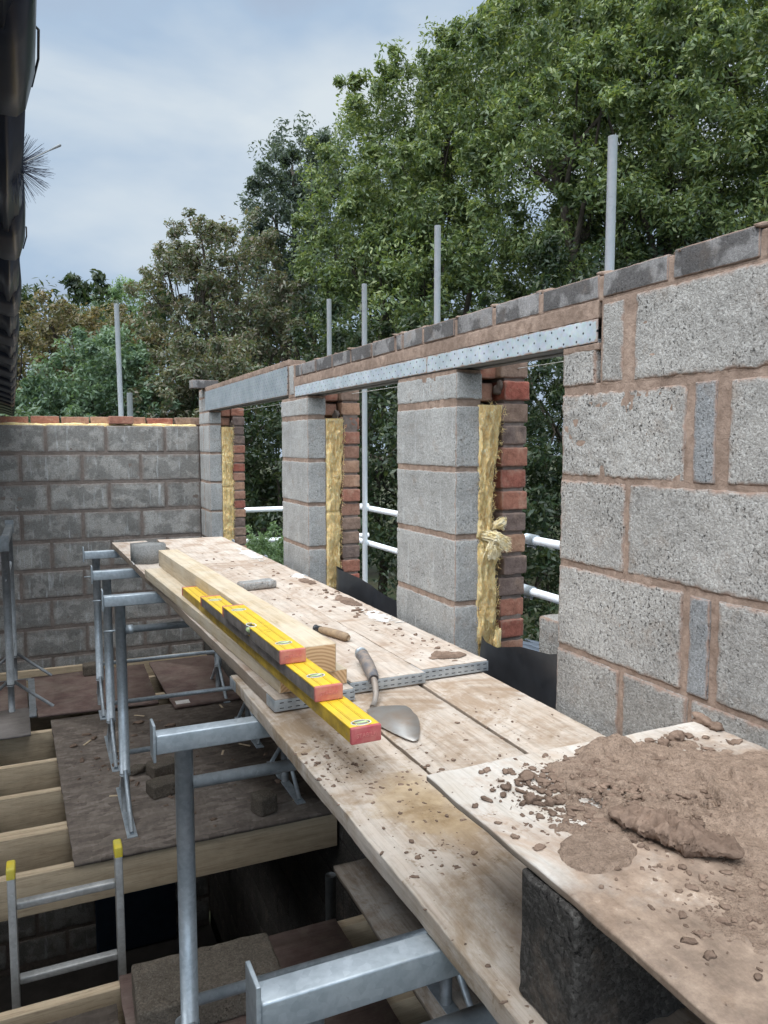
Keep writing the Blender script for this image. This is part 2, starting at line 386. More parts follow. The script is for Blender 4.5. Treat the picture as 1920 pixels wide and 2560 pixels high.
def simple(name, c, rough=.6, metal=0., c2=None, sc=20., bd=0., spec=.4):
    m = Mt(name, rough, metal, spec)
    m.col(m.mix(m.ramp(m.noise(sc, 5, .65), [(.35, 0.), (.65, 1.)]), c, c2 or tuple(x * .75 for x in c[:3]) + (1,)))
    if bd: m.bump([(m.noise(sc * 3, 4), bd)])
    return m.m
M['yellow'] = simple('yellow_level_paint', C(240, 202, 46), .45, 0, C(222, 184, 58), 16)
M['yellow_side'] = simple('scuffed_yellow_paint', C(206, 170, 60), .5, 0, C(150, 122, 52), 14)
M['grey_side'] = simple('scuffed_grey_aluminium', C(150, 142, 136), .5, .3, C(112, 104, 98), 18)
def scuff(key):
    m = M[key]; t = m.node_tree; bs = t.nodes['Principled BSDF']; old = bs.inputs['Base Color'].links[0].from_socket
    h_ = Mt.__new__(Mt); h_.m = m; h_.t = t; h_.b = bs; h_.co = t.nodes.new('ShaderNodeTexCoord').outputs['Object']
    a_ = h_.ramp(h_.noise(55, 6, .75), [(.60, 0.), (.68, .75)]); b_ = h_.ramp(h_.noise(1., 4, .6, h_.scl(300, 20, 300)), [(.66, 0.), (.72, .5)])
    h_.col(h_.mix(b_, h_.mix(a_, old, C(176, 158, 128)), C(120, 104, 60)))
scuff('yellow'); scuff('yellow_side'); scuff('grey_side')
M['redcap'] = simple('dusty_red_plastic', C(190, 96, 92), .6, 0, C(202, 138, 118), 26)
M['redcap_clean'] = simple('red_plastic', C(178, 74, 84), .6, 0, C(192, 116, 110), 34)
M['capline'] = simple('raised_letter_red', C(214, 134, 128), .6)
M['vial_ring'] = simple('white_vial_surround', C(226, 226, 216), .5)
M['vial'] = simple('green_vial', C(196, 212, 160), .15, 0, C(170, 200, 130), 60, 0, .6)
M['black_line'] = simple('dark_scratch', C(132, 104, 20), .6)
M['dpc'] = simple('black_plastic', C(30, 32, 36), .34, 0, C(52, 54, 58), 7, 0, .5)
M['roofblack'] = simple('black_upvc', C(26, 34, 48), .3, 0, C(36, 46, 62), 9, .0003, .35)
M['tile'] = simple('dark_roof_tile', C(48, 50, 56), .6, 0, C(64, 66, 70), 10, .001)
M['render'] = simple('grey_render', C(150, 146, 140), .9, 0, C(128, 122, 116), 8, .002)
M['slate'] = simple('blue_grey_slate', C(120, 130, 142), .55, 0, C(92, 100, 112), 12, .001)
M['ground'] = simple('earth_and_grass', C(70, 66, 48), .95, 0, C(56, 66, 38), 1.2, .02)
M['slab'] = simple('dark_concrete_floor', C(84, 78, 72), .9, 0, C(60, 54, 50), 3., .003)
M['bark'] = simple('bark', C(74, 66, 56), .9, 0, C(50, 44, 38), 9, .01)
M['handle_wood'] = simple('dusty_wooden_handle', C(170, 146, 116), .7, 0, C(132, 112, 92), 30, .0006)
M['handle_blue'] = simple('worn_leather_grip', C(96, 98, 104), .55, 0, C(150, 134, 120), 34, .0006)
M['trowel'] = simple('worn_steel_blade', C(168, 166, 162), .4, .35, C(158, 142, 128), 10, .0005)
M['bristle'] = simple('black_bristle', C(70, 76, 96), .6)
M['string'] = simple('white_string', C(226, 226, 220), .8)
M['yellowcap'] = simple('yellow_plastic_cap', C(226, 200, 56), .5, 0, C(206, 190, 84), 24)
M['white_dust'] = simple('white_splash', C(224, 222, 218), .9, 0, C(196, 188, 178), 20, .001)

def woolm():
    m = Mt('glass_wool', .95, 0, .1)
    f = m.noise(85, 6, .78, m.scl(1, 1, .3), 1.6)
    g = m.ramp(f, [(.28, C(212, 162, 92)), (.44, C(236, 198, 132)), (.58, C(242, 224, 176)), (.70, C(250, 244, 226))])
    g = m.mix(m.ramp(m.noise(8, 4), [(.4, 0.), (.65, .5)]), g, C(242, 224, 166))
    m.col(g); m.bump([(f, .010), (m.noise(180, 3, .7, m.scl(1, 1, .4)), .002)])
    m.put(m.b.inputs['Subsurface Weight'], .15); m.put(m.b.inputs['Subsurface Radius'], (.01, .006, .003))
    return m.m
M['wool'] = woolm()
M['wool_pale'] = simple('pale_wool_fibre', C(250, 243, 218), .95, 0, C(232, 206, 140), 60, .006)

def leafm(name, cols, big=.35):
    m = Mt(name, .42, 0, .6)
    geo = m.n('NewGeometry'); rn = geo.outputs['Random Per Island']
    g = m.ramp(rn, [(i / (len(cols) - 1 + 1e-9), c) for i, c in enumerate(cols)])
    bn = m.noise(big * 1.6, 4, .6)
    g = m.mix(m.ramp(bn, [(.42, .0), (.58, .85)]), g, m.mix(1., g, (.66, .70, .70, 1), 'MULTIPLY'))
    g = m.n('VectorMath', {0: g, 1: (1.05, 1.07, 1.28)}, operation='MULTIPLY').outputs[0]
    m.col(g)
    tr = m.n('BsdfTranslucent', {'Color': m.mix(1., g, (1.0, 1., .5, 1), 'MULTIPLY')})
    mx = m.n('MixShader', {0: .42, 1: m.b.outputs[0], 2: tr.outputs[0]})
    m.t.links.new(mx.outputs[0], m.out.inputs[0]); return m.m
M['leaf_oak'] = leafm('oak_leaves', [C(84, 102, 64), C(98, 116, 68), C(112, 128, 74), C(128, 142, 80), C(152, 158, 92), C(92, 108, 72)], .5)
M['leaf_dark'] = leafm('dark_leaves', [C(70, 84, 66), C(86, 98, 78), C(104, 114, 92), C(78, 92, 72)], .4)
M['leaf_brown'] = leafm('turning_leaves', [C(100, 108, 76), C(116, 114, 84), C(132, 112, 88), C(106, 118, 80), C(142, 130, 104), C(96, 110, 74), C(114, 124, 86)], .5)
M['leaf_orange'] = leafm('orange_leaves', [C(122, 116, 76), C(144, 124, 82), C(128, 116, 78), C(108, 114, 74), C(154, 130, 92), C(112, 118, 78)], .5)
M['leaf_green'] = leafm('mid_green_leaves', [C(84, 106, 76), C(98, 122, 86), C(114, 136, 98), C(138, 156, 116), C(90, 112, 80)], .7)
M['leaf_pale'] = leafm('pale_leaves', [C(110, 136, 86), C(132, 156, 104), C(150, 170, 120)], .7)
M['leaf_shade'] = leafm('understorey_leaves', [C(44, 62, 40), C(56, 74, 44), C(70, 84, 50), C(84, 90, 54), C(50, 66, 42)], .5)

# ================================================================== masonry
WX = 1.254; JY = 1.657
def blk(mb, y0, y1, z0, z1, x0=WX, t=.1, near=True, r=.007, amp=.0022, res=None, rnd=None, seed=0):
    j = rng.normal(0, .0008, 1)[0] if near else 0
    if near and (z1 - z0) > .07: y0 -= .002; y1 += .002 if y1 < y0 + .45 and abs(y1 - JY) > .001 else 0; z0 -= .0035; z1 += .0035
    rbox(mb, x0 + j, x0 + t, y0, y1, z0, z1, r, amp, res or (.009 if near else .05), seed, 55., rnd, amp2=.0012)
def mort(mb, x0, x1, y0, y1, z0, z1, amp=.0016, res=.012): rbox(mb, x0, x1, y0, y1, z0, z1, .003, amp, res, 3, 40., amp2=.0008)

# --- near block wall on the right
wall = thing('block_wall', 'rough grey concrete block wall with brown mortar joints, nearest wall on the right', 'wall', (WX, .8, -4.3))
g = .009
mb = MB()
blk(mb, 1.530, JY, .148, .232, rnd=.6); blk(mb, 1.432, 1.505, .150, .333, rnd=.3)
for y1 in (1.392, .94, .49): blk(mb, y1 - .44, y1, .147, .338, rnd=.55 if y1 > 1 else None, amp=.003)
blk(mb, 1.235, JY, -.080, .122, amp=.0045, rnd=.9); blk(mb, .68, 1.118, -.079, .124, rnd=.8); blk(mb, .22, .66, -.079, .124)
blk(mb, 1.412, JY, -.303, -.098, rnd=.9); blk(mb, .955, 1.396, -.302, -.097, amp=.0032, rnd=.6); blk(mb, .5, .94, -.302, -.097)
blk(mb, 1.226, JY, -.530, -.322, rnd=1.); blk(mb, .69, 1.126, -.530, -.322, rnd=.55); blk(mb, .24, .67, -.53, -.322)
blk(mb, 1.418, JY, -.755, -.548, rnd=.6); blk(mb, 1.203, 1.398, -.755, -.548, rnd=.25); blk(mb, .75, 1.19, -.755, -.548, rnd=.4); blk(mb, .3, .74, -.755, -.548)
part('blockwork', mb, M['block'], wall, True)
mb = MB(); blk(mb, 1.154, 1.208, -.079, .125, r=.003, amp=.0014); blk(mb, 1.150, 1.200, -.530, -.326, r=.003, amp=.0014)
o = part('closer_slip', mb, M['closer'], wall, True); o['label'] = 'thin blue-grey block slips set on end between blocks'
mb = MB(); mort(mb, WX + .0035, WX + .097, .2, JY - .004, -.76, .148); mort(mb, WX + .003, WX + .098, .2, 1.512, .14, .346)
mort(mb, WX - .001, WX + .1, 1.516, JY - .003, .228, .2445)
part('mortar', mb, M['mortar'], wall, True)
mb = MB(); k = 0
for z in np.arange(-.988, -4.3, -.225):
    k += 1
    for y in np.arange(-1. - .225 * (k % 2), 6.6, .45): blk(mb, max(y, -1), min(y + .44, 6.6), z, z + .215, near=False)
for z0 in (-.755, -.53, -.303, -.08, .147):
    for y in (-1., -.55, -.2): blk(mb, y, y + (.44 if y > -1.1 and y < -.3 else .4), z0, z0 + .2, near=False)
part('lower_blockwork', mb, M['block_shaded'], wall, True)  # the gloom of the lower room is painted into these blocks
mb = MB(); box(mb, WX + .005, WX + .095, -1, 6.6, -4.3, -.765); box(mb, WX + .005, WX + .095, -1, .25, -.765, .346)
part('lower_mortar', mb, M['mortar_shaded'], wall)

# --- coping course of dense concrete bricks
js = [-.81, -.575, -.34, -.11, .12, .355, .59, .82, 1.053, 1.285, 1.511, 1.754, 1.99, 2.22, 2.45, 2.62, 2.681, 2.91, 3.14, 3.37, 3.6, 3.82, 3.935]
cop = thing('coping_course', 'single course of dense grey concrete bricks laid on top of the wall and lintel', 'brick course', (WX, 1.5, .346))
mb = MB(); m2 = MB()
for a, b in zip(js[:-1], js[1:]):
    gp = .011 if b < 3 else .008
    dz = rng.normal(0, .0015)
    rbox(mb, WX + rng.normal(0, .0010) - .001, WX + .1, a + gp, b - gp * .5, .350, .4085 + dz, .004, .0013, .012 if a > .8 else .04, 1, 50.)
part('bricks', mb, M['coping'], cop, True)
mort(m2, WX + .003, WX + .097, -.8, 3.93, .343, .402, .0012)
for y in js[8:-1]: rock(m2, (WX + .02, y + .003, .409), (.03, .010, .006), int(y * 100), 5, .5)
part('mortar', m2, M['mortar'], cop, True)

# --- piers between the openings
def pier(y0, y1, label, rows, top, split=None, near=True):
    t = thing('block_pier', label, 'pier', (WX, (y0 + y1) / 2, -.98), group='block piers between the window openings')
    mb = MB(); m2 = MB()
    for i, (z0, z1) in enumerate(rows):
        ys = [(y0, y1)] if not split else [(y0, split - .006), (split + .006, y1)]
        for a, b in ys: blk(mb, a, b, z0, z1, near=True, res=.011 if near else .02, amp=.0026, rnd=.9 - .12 * (i % 3), seed=i)
    part('blockwork', mb, M['block_pier'], t, True)
    mort(m2, WX + .003, WX + .097, y0 + .004, y1 - .004, rows[-1][0], top)
    part('mortar', m2, M['mortar'], t, True)
    return t
rows = [(.148, .228), (-.076, .120), (-.302, -.098), (-.528, -.324), (-.755, -.550), (-.98, -.775)]
pier(2.217, 2.672, 'block pier with torn yellow insulation, right of the middle opening', rows, .243)
t2 = pier(3.742, 4.196, 'narrower-looking block pier left of the middle opening, with straight yellow insulation', rows, .243)
mb = MB(); blk(mb, 3.962, 4.045, .262, .412, rnd=.8); part('padstone', mb, M['block_pier'], t2, True)
mb = MB(); mort(mb, WX + .002, WX + .098, 3.938, 4.062, .243, .418); part('padstone_mortar', mb, M['mortar'], t2, True)
rows3 = [(.162, .246), (-.068, .142), (-.302, -.090), (-.536, -.324), (-.770, -.556), (-1., -.79)]
t3 = pier(6.206, 6.6, 'block pier at the corner with the far wall, under the left lintel', rows3, .272, 6.43, False)
mb = MB(); blk(mb, 6.345, 6.46, .262, .36, rnd=.7); blk(mb, 6.345, 6.6, .375, .444, rnd=.6); blk(mb, 6.475, 6.6, .262, .36, rnd=.6); part('corner_blocks', mb, M['block_pier'], t3, True)
mb = MB(); mort(mb, WX + .003, WX + .097, 6.336, 6.6, .25, .444); part('corner_mortar', mb, M['mortar'], t3, True)
mb = MB(); rbox(mb, 1.15, 1.365, 6.33, 6.45, .446, .512, .004, .0012, .02, 2)
single('concrete_brick', mb, M['coping'], 'grey concrete brick lying across the top of the corner pier', 'brick', smooth=True)

# --- lintels
def lintel(y0, y1, z0, z1, label):
    t = thing('steel_lintel', label, 'lintel', (WX, y0, z0), group='galvanised steel lintels over the openings')
    mb = MB(); rbox(mb, WX - .003, WX + .002, y0, y1, z0, z1, .0015, 0, .008, rnd=.1 if z1 > .4 else 1.); part('face_plate', mb, M['lintel'], t)
    mb = MB(); rbox(mb, WX + .002, WX + .1, y0, y1, z0 + .003, z0 + .008, .001, 0, .3)
    rbox(mb, WX + .002, WX + .03, y0, y1, z0 - .002, z0 + .003, .001, 0, .3); rbox(mb, WX + .07, WX + .1, y0, y1, z0 - .002, z0 + .003, .001, 0, .3)
    part('soffit_plate', mb, M['galv_dark'], t)
    mb = MB(); rbox(mb, WX + .097, WX + .1, y0, y1, z0 + .008, z1, .001, 0, .3); part('back_plate', mb, M['galv_dark'], t)
    return t
lintel(1.520, 2.4175, .246, .302, 'perforated steel lintel over the opening beside the near wall')
lintel(2.4195, 3.935, .246, .302, 'perforated steel lintel over the middle opening')
lintel(4.066, 6.33, .262, .418, 'deeper steel lintel with mortar smears over the left opening')
mb = MB(); mort(mb, WX + .001, WX + .098, 1.523, 3.934, .3035, .347, .0022); mort(mb, WX + .001, WX + .098, 4.05, 6.34, .4195, .452, .003)
single('mortar_bed', mb, M['mortar'], 'smooth bed of brown mortar spread on top of the steel lintels', 'mortar', smooth=True)

# --- far block wall
FY = 6.6
far = thing('block_wall', 'weathered grey block wall at the far end, with bricks and insulation along its top', 'wall', (-.8, FY, -4.3))
mb = MB(); bx = [.056, .529, .949, 1.250]
for k in range(19):
    z1 = .144 - .232 * k
    off = 0 if k % 2 == 0 else -.235
    xs = [1.25] if k % 2 == 0 else [1.25]
    x = 1.25; first = .29 if k % 2 == 0 else .49
    j = 0
    while x > -2.6:
        w = first if j == 0 else .455 + rng.normal(0, .008)
        rbox(mb, max(x - w + .016, -2.6), x, FY + rng.normal(0, .001), FY + .1, z1 - .212, z1 - rng.random() * .003, .009, .003, .014 if k < 9 and x > -.8 else .06, k, 45.)
        x -= w; j += 1
part('blockwork', mb, M['block_far'], far, True)
mb = MB(); mort(mb, -2.6, 1.253, FY + .003, FY + .097, -4.3, .136, .002, .03); part('mortar', mb, M['mortar_old'], far, True)
mb = MB(); rbox(mb, -2.6, 1.25, FY + .1, FY + .2, -.4, .160, .012, .008, .02, 5, 30., amp2=.006); part('insulation', mb, M['wool'], far, True)
mb = MB()
x = 1.30
k = 0
while x > -2.5:
    w = .215
    dx = rng.normal(0, .003)
    for c in range(6):
        rbox(mb, x - w + dx - .11 * (c % 2), x - .003 + dx - .11 * (c % 2), FY + .2, FY + .302, .155 - .075 * c, .218 - .075 * c + rng.normal(0, .002), .005, .0016, .02 if c < 1 else .08, k, 50.)
    x -= w + .011; k += 1
part('brickwork', mb, M['brick'], far, True)
mb = MB(); box(mb, -2.6, 1.3, FY + .206, FY + .296, -4.3, .15); part('brick_mortar', mb, M['mortar_brick'], far)
mb = MB(); rbox(mb, .535, .725, 6.615, 6.72, .158, .221, .006, .0018, .012, 8, 50., .2)
single('brick', mb, M['brick'], 'loose red brick laid flat on the insulation along the top of the far wall', 'brick', 'loose bricks', smooth=True)

# --- outer brick leaf
def brickleaf(t, y0, y1, ztop, n, res=.014, mod0=0, cut=0):
    mb = MB(); m2 = MB()
    for c in range(n):
        z1 = ztop - .075 * c; off = ((c + mod0) % 2) * -.1125; y = y0 + off
        jit = rng.normal(0, .0035)
        while y < y1 - .02:
            a, b = max(y, y0), min(y + .215, y1)
            jj = jit if a == y0 else 0
            if b - a > .03: rbox(mb, 1.441 + rng.normal(0, .003), 1.543 + rng.normal(0, .002), a + jj, b, z1 - .064, z1, .006, .0022, res if a == y0 else .03, c, 60.)
            y += .2255
    part('brickwork', mb, M['brick'], t, True)
    rbox(m2, 1.450, 1.534, y0 + .009, y1 - .009, ztop - .075 * n, ztop - .006, .004, .002, .02, 1); part('mortar', m2, M['mortar_brick'], t, True)
def bpier(y0, y1, label, n=20, m0=0, ztop=.286):
    t = thing('brick_pier', label, 'pier', (1.49, (y0 + y1) / 2, ztop - .075 * n), group='outer brick leaf piers')
    brickleaf(t, y0, y1, ztop, n, .010, m0)
    mb = MB()
    for c in range(3): rbox(mb, 1.362, 1.436, y0 + .035 + .02 * c, y0 + .2, ztop - .066 - .075 * c + .0, ztop - .075 * c - .004, .006, .003, .014, c, 60., .9 if c else .15)
    part('cavity_closer', mb, M['brick'], t, True)
    mb = MB()
    for q in range(1): rock(mb, (1.42 + rng.random() * .03, y0 + .02 + rng.random() * .03, ztop - .08 - rng.random() * .09), (.018, .014, .022), q + 3, 9, .5)
    part('squeezed_mortar', mb, M['mortar_brick'], t, True)
    return t
bpier(2.225, 2.672, 'red and brown brick pier behind torn yellow insulation, beside the near opening', 20, 0)
bpier(3.742, 4.196, 'red and brown brick pier behind straight yellow insulation, left of the middle opening', 20, 1)
bpier(6.206, 6.80, 'red and brown brick pier at the far corner, under the left lintel', 20, 0)
ow = thing('brick_wall', 'outer brick wall leaf below and beside the openings, seen at the foot of the corner opening', 'wall', (1.49, 2, -4.3))
mb = MB()
for c in range(42):
    z1 = -1.217 - .075 * c
    for y in np.arange(-1 - .11 * (c % 2), 6.8, .2255): box(mb, 1.441, 1.543, y, min(y + .215, 6.9), z1 - .065, z1, rng.random())
for c in range(20):
    z1 = .286 - .075 * c
    for y in np.arange(JY - .216 - .11 * (c % 2), -1, -.2255): box(mb, 1.443, 1.543, y, min(y + .215, JY), z1 - .065, z1, rng.random())
part('brickwork', mb, M['brick'], ow)
mb = MB(); box(mb, 1.45, 1.536, -1, 6.88, -4.3, -1.219); box(mb, 1.45, 1.536, -1, JY - .01, -1.219, .28); part('mortar', mb, M['mortar_brick'], ow)
# sill filling under the openings
for i, (a, b, nm) in enumerate(((JY + .001, 2.21, 'block sill wall under the opening beside the near wall'), (2.68, 3.735, 'block sill wall under the middle opening'), (4.205, 6.2, 'block sill wall under the left opening'))):
    mb = MB()
    for y in np.arange(a, b - .05, .45): rbox(mb, WX, WX + .1, y, min(y + .44, b), -.985, -.775, .007, .002, .03)
    for y in np.arange(a, b - .05, .2255):
        for c in range(3): rbox(mb, 1.441, 1.543, y, min(y + .215, b), -.985 - .075 * c - .066, -.985 - .075 * c, .005, .001, .06)
    single('sill_wall', mb, M['block'], nm, 'wall', 'sill walls under the openings', smooth=True)
mb = MB(); rbox(mb, 1.455, 1.56, 1.70, 2.02, -.985, -.552, .008, .003, .012, 4, 50.)
single('concrete_block', mb, M['block'], 'light grey block standing in the cavity beyond the near opening', 'block', smooth=True)

# --- glass wool
def batt(label, y, x0, z0, z1, wid, seed, torn=False):
    t = thing('insulation_batt', label, 'insulation', (x0, y, z0), group='yellow insulation batts in the wall cavity')
    nz, nx = int((z1 - z0) / .004), 26
    zz = np.linspace(z0, z1, nz); uu = np.linspace(0, 1, nx)
    Z, U = np.meshgrid(zz, uu, indexing='ij')
    P1 = np.stack([np.zeros(Z.size), np.zeros(Z.size), Z.ravel()], 1)
    w = wid(zz) + .005 * vnoise(np.stack([zz * 0, zz * 0, zz], 1), 30, seed) + .003 * vnoise(np.stack([zz * 0, zz * 0, zz], 1), 90, seed + 1)
    X = x0 + U * w[:, None]
    Q = np.stack([X.ravel(), np.zeros(Z.size), Z.ravel()], 1)
    warp = .012 * vnoise(Q, 9, seed + 5)
    Qw = Q + np.stack([warp, warp * 0, warp * 0], 1)
    D = .009 * (1 - abs(vnoise(Qw, (60, 1, 9), seed + 2)) * 1.6) + .008 * vnoise(Qw, (26, 1, 20), seed + 3) + .006 * fbm(Qw, (150, 1, 60), seed + 4, 2)
    prof = np.sqrt(np.clip(1 - (2 * U - 1) ** 6, 0, 1)).ravel()
    seam = 1 - np.exp(-((Z.ravel() - (z0 + (z1 - z0) * .48)) / .008) ** 2) * (.8 if seed % 2 else 0)
    Y = y - (D + .014) * prof * seam + .02 * (1 - prof)
    mb = MB(); i = np.arange(nz - 1)[:, None] * nx + np.arange(nx - 1)[None, :]
    F = np.stack([i, i + 1, i + nx + 1, i + nx], -1).reshape(-1, 4)
    V = np.stack([X.ravel(), Y, Z.ravel()], 1)
    mb.add(V, F)
    rbox(mb, x0 + .002, x0 + w.mean() - .004, y + .008, y + .35, z0, z1 - .004, .006, .003, .03, seed)
    part('batt', mb, M['wool'], t, True)
    mb = MB()
    for q in range(1500):
        zc = z0 + .01 + rng.random() * (z1 - z0 - .02); k = min(nz - 1, int((zc - z0) / (z1 - z0) * nz)); u_ = rng.random(); iu = int(u_ * (nx - 1))
        a = V[k * nx + iu] + [0, -.001, 0]; L = .008 + .022 * rng.random(); d = np.array([rng.normal(0, .45), 0, 1. if rng.random() < .7 else rng.normal(0, .4)]) * L
        b = a + d * .5 + [0, -.003 - .003 * rng.random(), 0]; c = a + d + [0, .002, 0]
        if x0 + .002 < c[0] < x0 + w[k] + .006: tube(mb, [a, b, c], [.0006, .0008, .0003], 3, False)
    for q in range(300):
        zc = z0 + rng.random() * (z1 - z0); side = rng.random() < .6
        k = min(nz - 1, int((zc - z0) / (z1 - z0) * nz)); xc = x0 + (w[k] if side else w[k] * rng.random())
        a = np.array([xc - .002, y - .012 - .01 * rng.random(), zc]); L = .004 + .012 * rng.random()
        d = np.array([(.7 if side else 0) * rng.random() + rng.normal(0, .3), -.4, rng.normal(0, .9)]); d /= np.linalg.norm(d)
        b = a + d * L * .5 + np.array([0, 0, -.003]); c = b + (d + rng.normal(0, .5, 3)) * L * .5
        tube(mb, [a, b, c], [.0008, .0006, .0002], 4, False)
    o = part('loose_fibres', mb, M['wool'], t, True); o['kind'] = 'stuff'
    return t
t = batt('torn straw-yellow insulation hanging from the pier beside the near opening', 2.225, 1.337, -.745, .128,
         lambda z: np.interp(z, [-.75, -.6, -.45, -.36, -.33, -.25, -.1, .05, .128], [.075, .082, .082, .088, .062, .058, .070, .090, .104]), 3, True)
mb = MB()
for q in range(620):
    k_ = q % 3
    if k_ == 0: a0 = np.array([1.345 + .05 * rng.random(), 2.200, -.292 - .03 * rng.random()]); e0 = np.array([1.41 + .045 * rng.random(), 2.176, -.318 - .05 * rng.random()])
    elif k_ == 1: a0 = np.array([1.375 + .03 * rng.random(), 2.200, -.325]); e0 = a0 + np.array([rng.normal(0, .014), -.014, -.035 - .035 * rng.random()])
    else: a0 = np.array([1.39 + .02 * rng.random(), 2.200, -.287]); e0 = np.array([1.418 + .02 * rng.random(), 2.186, -.262 + .008 * rng.normal(0, 1)])
    md = (a0 + e0) / 2 + np.array([0, -.010, .012]) + rng.normal(0, .008, 3)
    pp = [a0 * (1 - t_) ** 2 + 2 * md * t_ * (1 - t_) + e0 * t_ * t_ + rng.normal(0, .0012, 3) for t_ in np.linspace(0, 1, 7)]
    tube(mb, pp, np.array([.001, .0016, .0018, .0016, .0013, .0008, .0002]) * (.4 + .8 * rng.random() ** 2), 4)
for q, (dx, dy, dz, a1, b1, c1) in enumerate(((.060, .004, -.322, .034, .014, .020), (.088, .0, -.335, .026, .013, .017), (.070, .004, -.362, .016, .012, .026), (.080, .002, -.275, .018, .011, .020), (.104, .0, -.350, .014, .01, .010))):
    rock(mb, (1.337 + dx, 2.199 + dy, dz), (a1 * .85, b1 * .8, c1 * .75), q + 21, 18, .6)
o = part('torn_flap', mb, M['wool_pale'], t, True)
mb = MB(); rock(mb, (1.418, 2.205, -.675), (.011, .010, .045), 5, 12, .5); rock(mb, (1.410, 2.205, -.70), (.012, .010, .035), 6, 12, .5); part('loose_tuft', mb, M['wool'], t, True)
batt('straight yellow insulation strip on the pier left of the middle opening', 3.748, 1.352, -.80, .128,
     lambda z: np.interp(z, [-.8, -.4, -.32, -.3, 0, .128], [.075, .082, .082, .088, .098, .100]), 5)
batt('short ochre insulation strip on the pier at the far corner', 6.212, 1.352, -.80, .132,
     lambda z: np.interp(z, [-.8, -.3, -.28, 0, .13], [.092, .098, .085, .1, .1]), 7)

# --- black plastic damp course sheets, string line
def sheet(pts, zt, zb, label):
    n = 60; t = np.linspace(0, 1, len(pts)); tt = np.linspace(0, 1, n)
    xs = np.interp(tt, t, [p[0] for p in pts]); ys = np.interp(tt, t, [p[1] for p in pts])
    for _ in range(3): xs[1:-1] = (xs[:-2] + xs[1:-1] * 2 + xs[2:]) / 4; ys[1:-1] = (ys[:-2] + ys[1:-1] * 2 + ys[2:]) / 4
    zz = np.interp(tt, np.linspace(0, 1, len(zt)), zt); m = 10; V = []
    for k in range(n):
        for j in range(m):
            f = j / (m - 1); V.append([xs[k] + .006 * math.sin(f * 3 + k * .13), ys[k], zz[k] * (1 - f) + zb * f])
    V = np.array(V); V2 = V + np.array([.0012, .0005, 0]); i = np.arange(n - 1)[:, None] * m + np.arange(m - 1)[None, :]
    F = np.stack([i, i + m, i + m + 1, i + 1], -1).reshape(-1, 4)
    mb = MB(); mb.add(V, F); mb.add(V2, F[:, ::-1])
    return single('damp_course_sheet', mb, M['dpc'], label, 'plastic sheet', 'black plastic damp course sheets', smooth=True)
sheet([(1.43, 2.21), (1.385, 2.235), (1.345, 2.20), (1.325, 2.13), (1.32, 2.05), (1.31, 1.9), (1.275, 1.72), (1.262, 1.66)], [-.66, -.655, -.65, -.652, -.65, -.61, -.585, -.565], -.80, 'glossy black plastic sheet curling up in the opening beside the near wall')
sheet([(1.43, 3.70), (1.39, 3.72), (1.355, 3.60), (1.35, 3.45), (1.335, 3.25), (1.325, 3.08), (1.345, 3.05), (1.335, 2.95), (1.315, 2.68)], [-.655, -.635, -.632, -.628, -.618, -.622, -.645, -.65, -.65], -.90, 'wavy black plastic sheet rising in the middle opening behind the boards')
mb = MB(); tube(mb, [(1.50, 1.2, .252), (1.50, 4., .258), (1.50, 6.7, .268)], .0013, 5)
single('string_line', mb, M['string'], 'thin white string line stretched along under the lintels', 'string')

# ================================================================== scaffold boards
def bend(t, y0, y1, z0, z1, x0, x1): pass
def scaffold_board(label, x, y, L, w, zb, rz, mat='board', band_near=True, band_far=False, th=.036, seed=1, group='scaffold boards of the working platform'):
    t = thing('scaffold_board', label, 'scaffold board', (x, y, zb), rz, group)
    mb = MB(); e = .0025 if band_near else 0
    rbox(mb, 0, w, e, L - .003, 0, th, .003, .0016, .018, seed, 35., amp2=.0014); part('plank', mb, M[mat], t, True, True)
    def band(ya, yb, nm='end_band'):
        mb = MB(); rbox(mb, -.0015, w + .0015, min(ya, yb), max(ya, yb), .003, th - .003, .001, 0, .2)
        s = 1 if yb > ya else -1
        for xx in (-.002, w + .0005): rbox(mb, xx, xx + .0015, min(ya, ya + .07 * s), max(ya, ya + .07 * s), .003, th - .003, .0006, 0, .2)
        b = part(nm, mb, M['galv'], t, True, True)
        mb = MB()
        for r_ in (.010, th - .012):
            for k in range(int(w / .022)): box(mb, .012 + k * .022, .023 + k * .022, (ya - .0006 * s) if s > 0 else ya, ya + (.0001 if s > 0 else .0006), r_, r_ + .0022)
        part('slot', mb, M['black_line'] if False else M['dpc'], b, False, True)
    if band_near: band(0, .0025)
    if band_far: band(L, L - .0025)
    return t
# lower layer (nearest)
scaffold_board('lower board with a stained, splintered outer edge, nearest the trestle ends', .504, -.35, 2.6, .222, -.730, 0., 'board_outer', False, True, seed=3)
scaffold_board('lower board in the middle, under the trowel blade', .7275, -.35, 2.62, .240, -.730, -.004, 'board_low', False, True, seed=5)
scaffold_board('lower board running beside the block wall, partly under the spot board', .971, -.35, 2.60, .225, -.730, -.008, 'board_low', False, True, seed=7)
# upper layer (far)
scaffold_board('upper board under the timber and the spirit levels', .533, 1.868, 3.50, .222, -.692, .0305, 'board', True, False, seed=11)
scaffold_board('upper board in the middle of the far platform, with the loose wooden handle', .765, 1.925, 3.48, .231, -.692, .0122, 'board', True, False, seed=13)
scaffold_board('upper board beside the piers, spattered with white and brown mortar', .999, 1.952, 3.45, .226, -.692, .0165, 'board', True, False, seed=17)

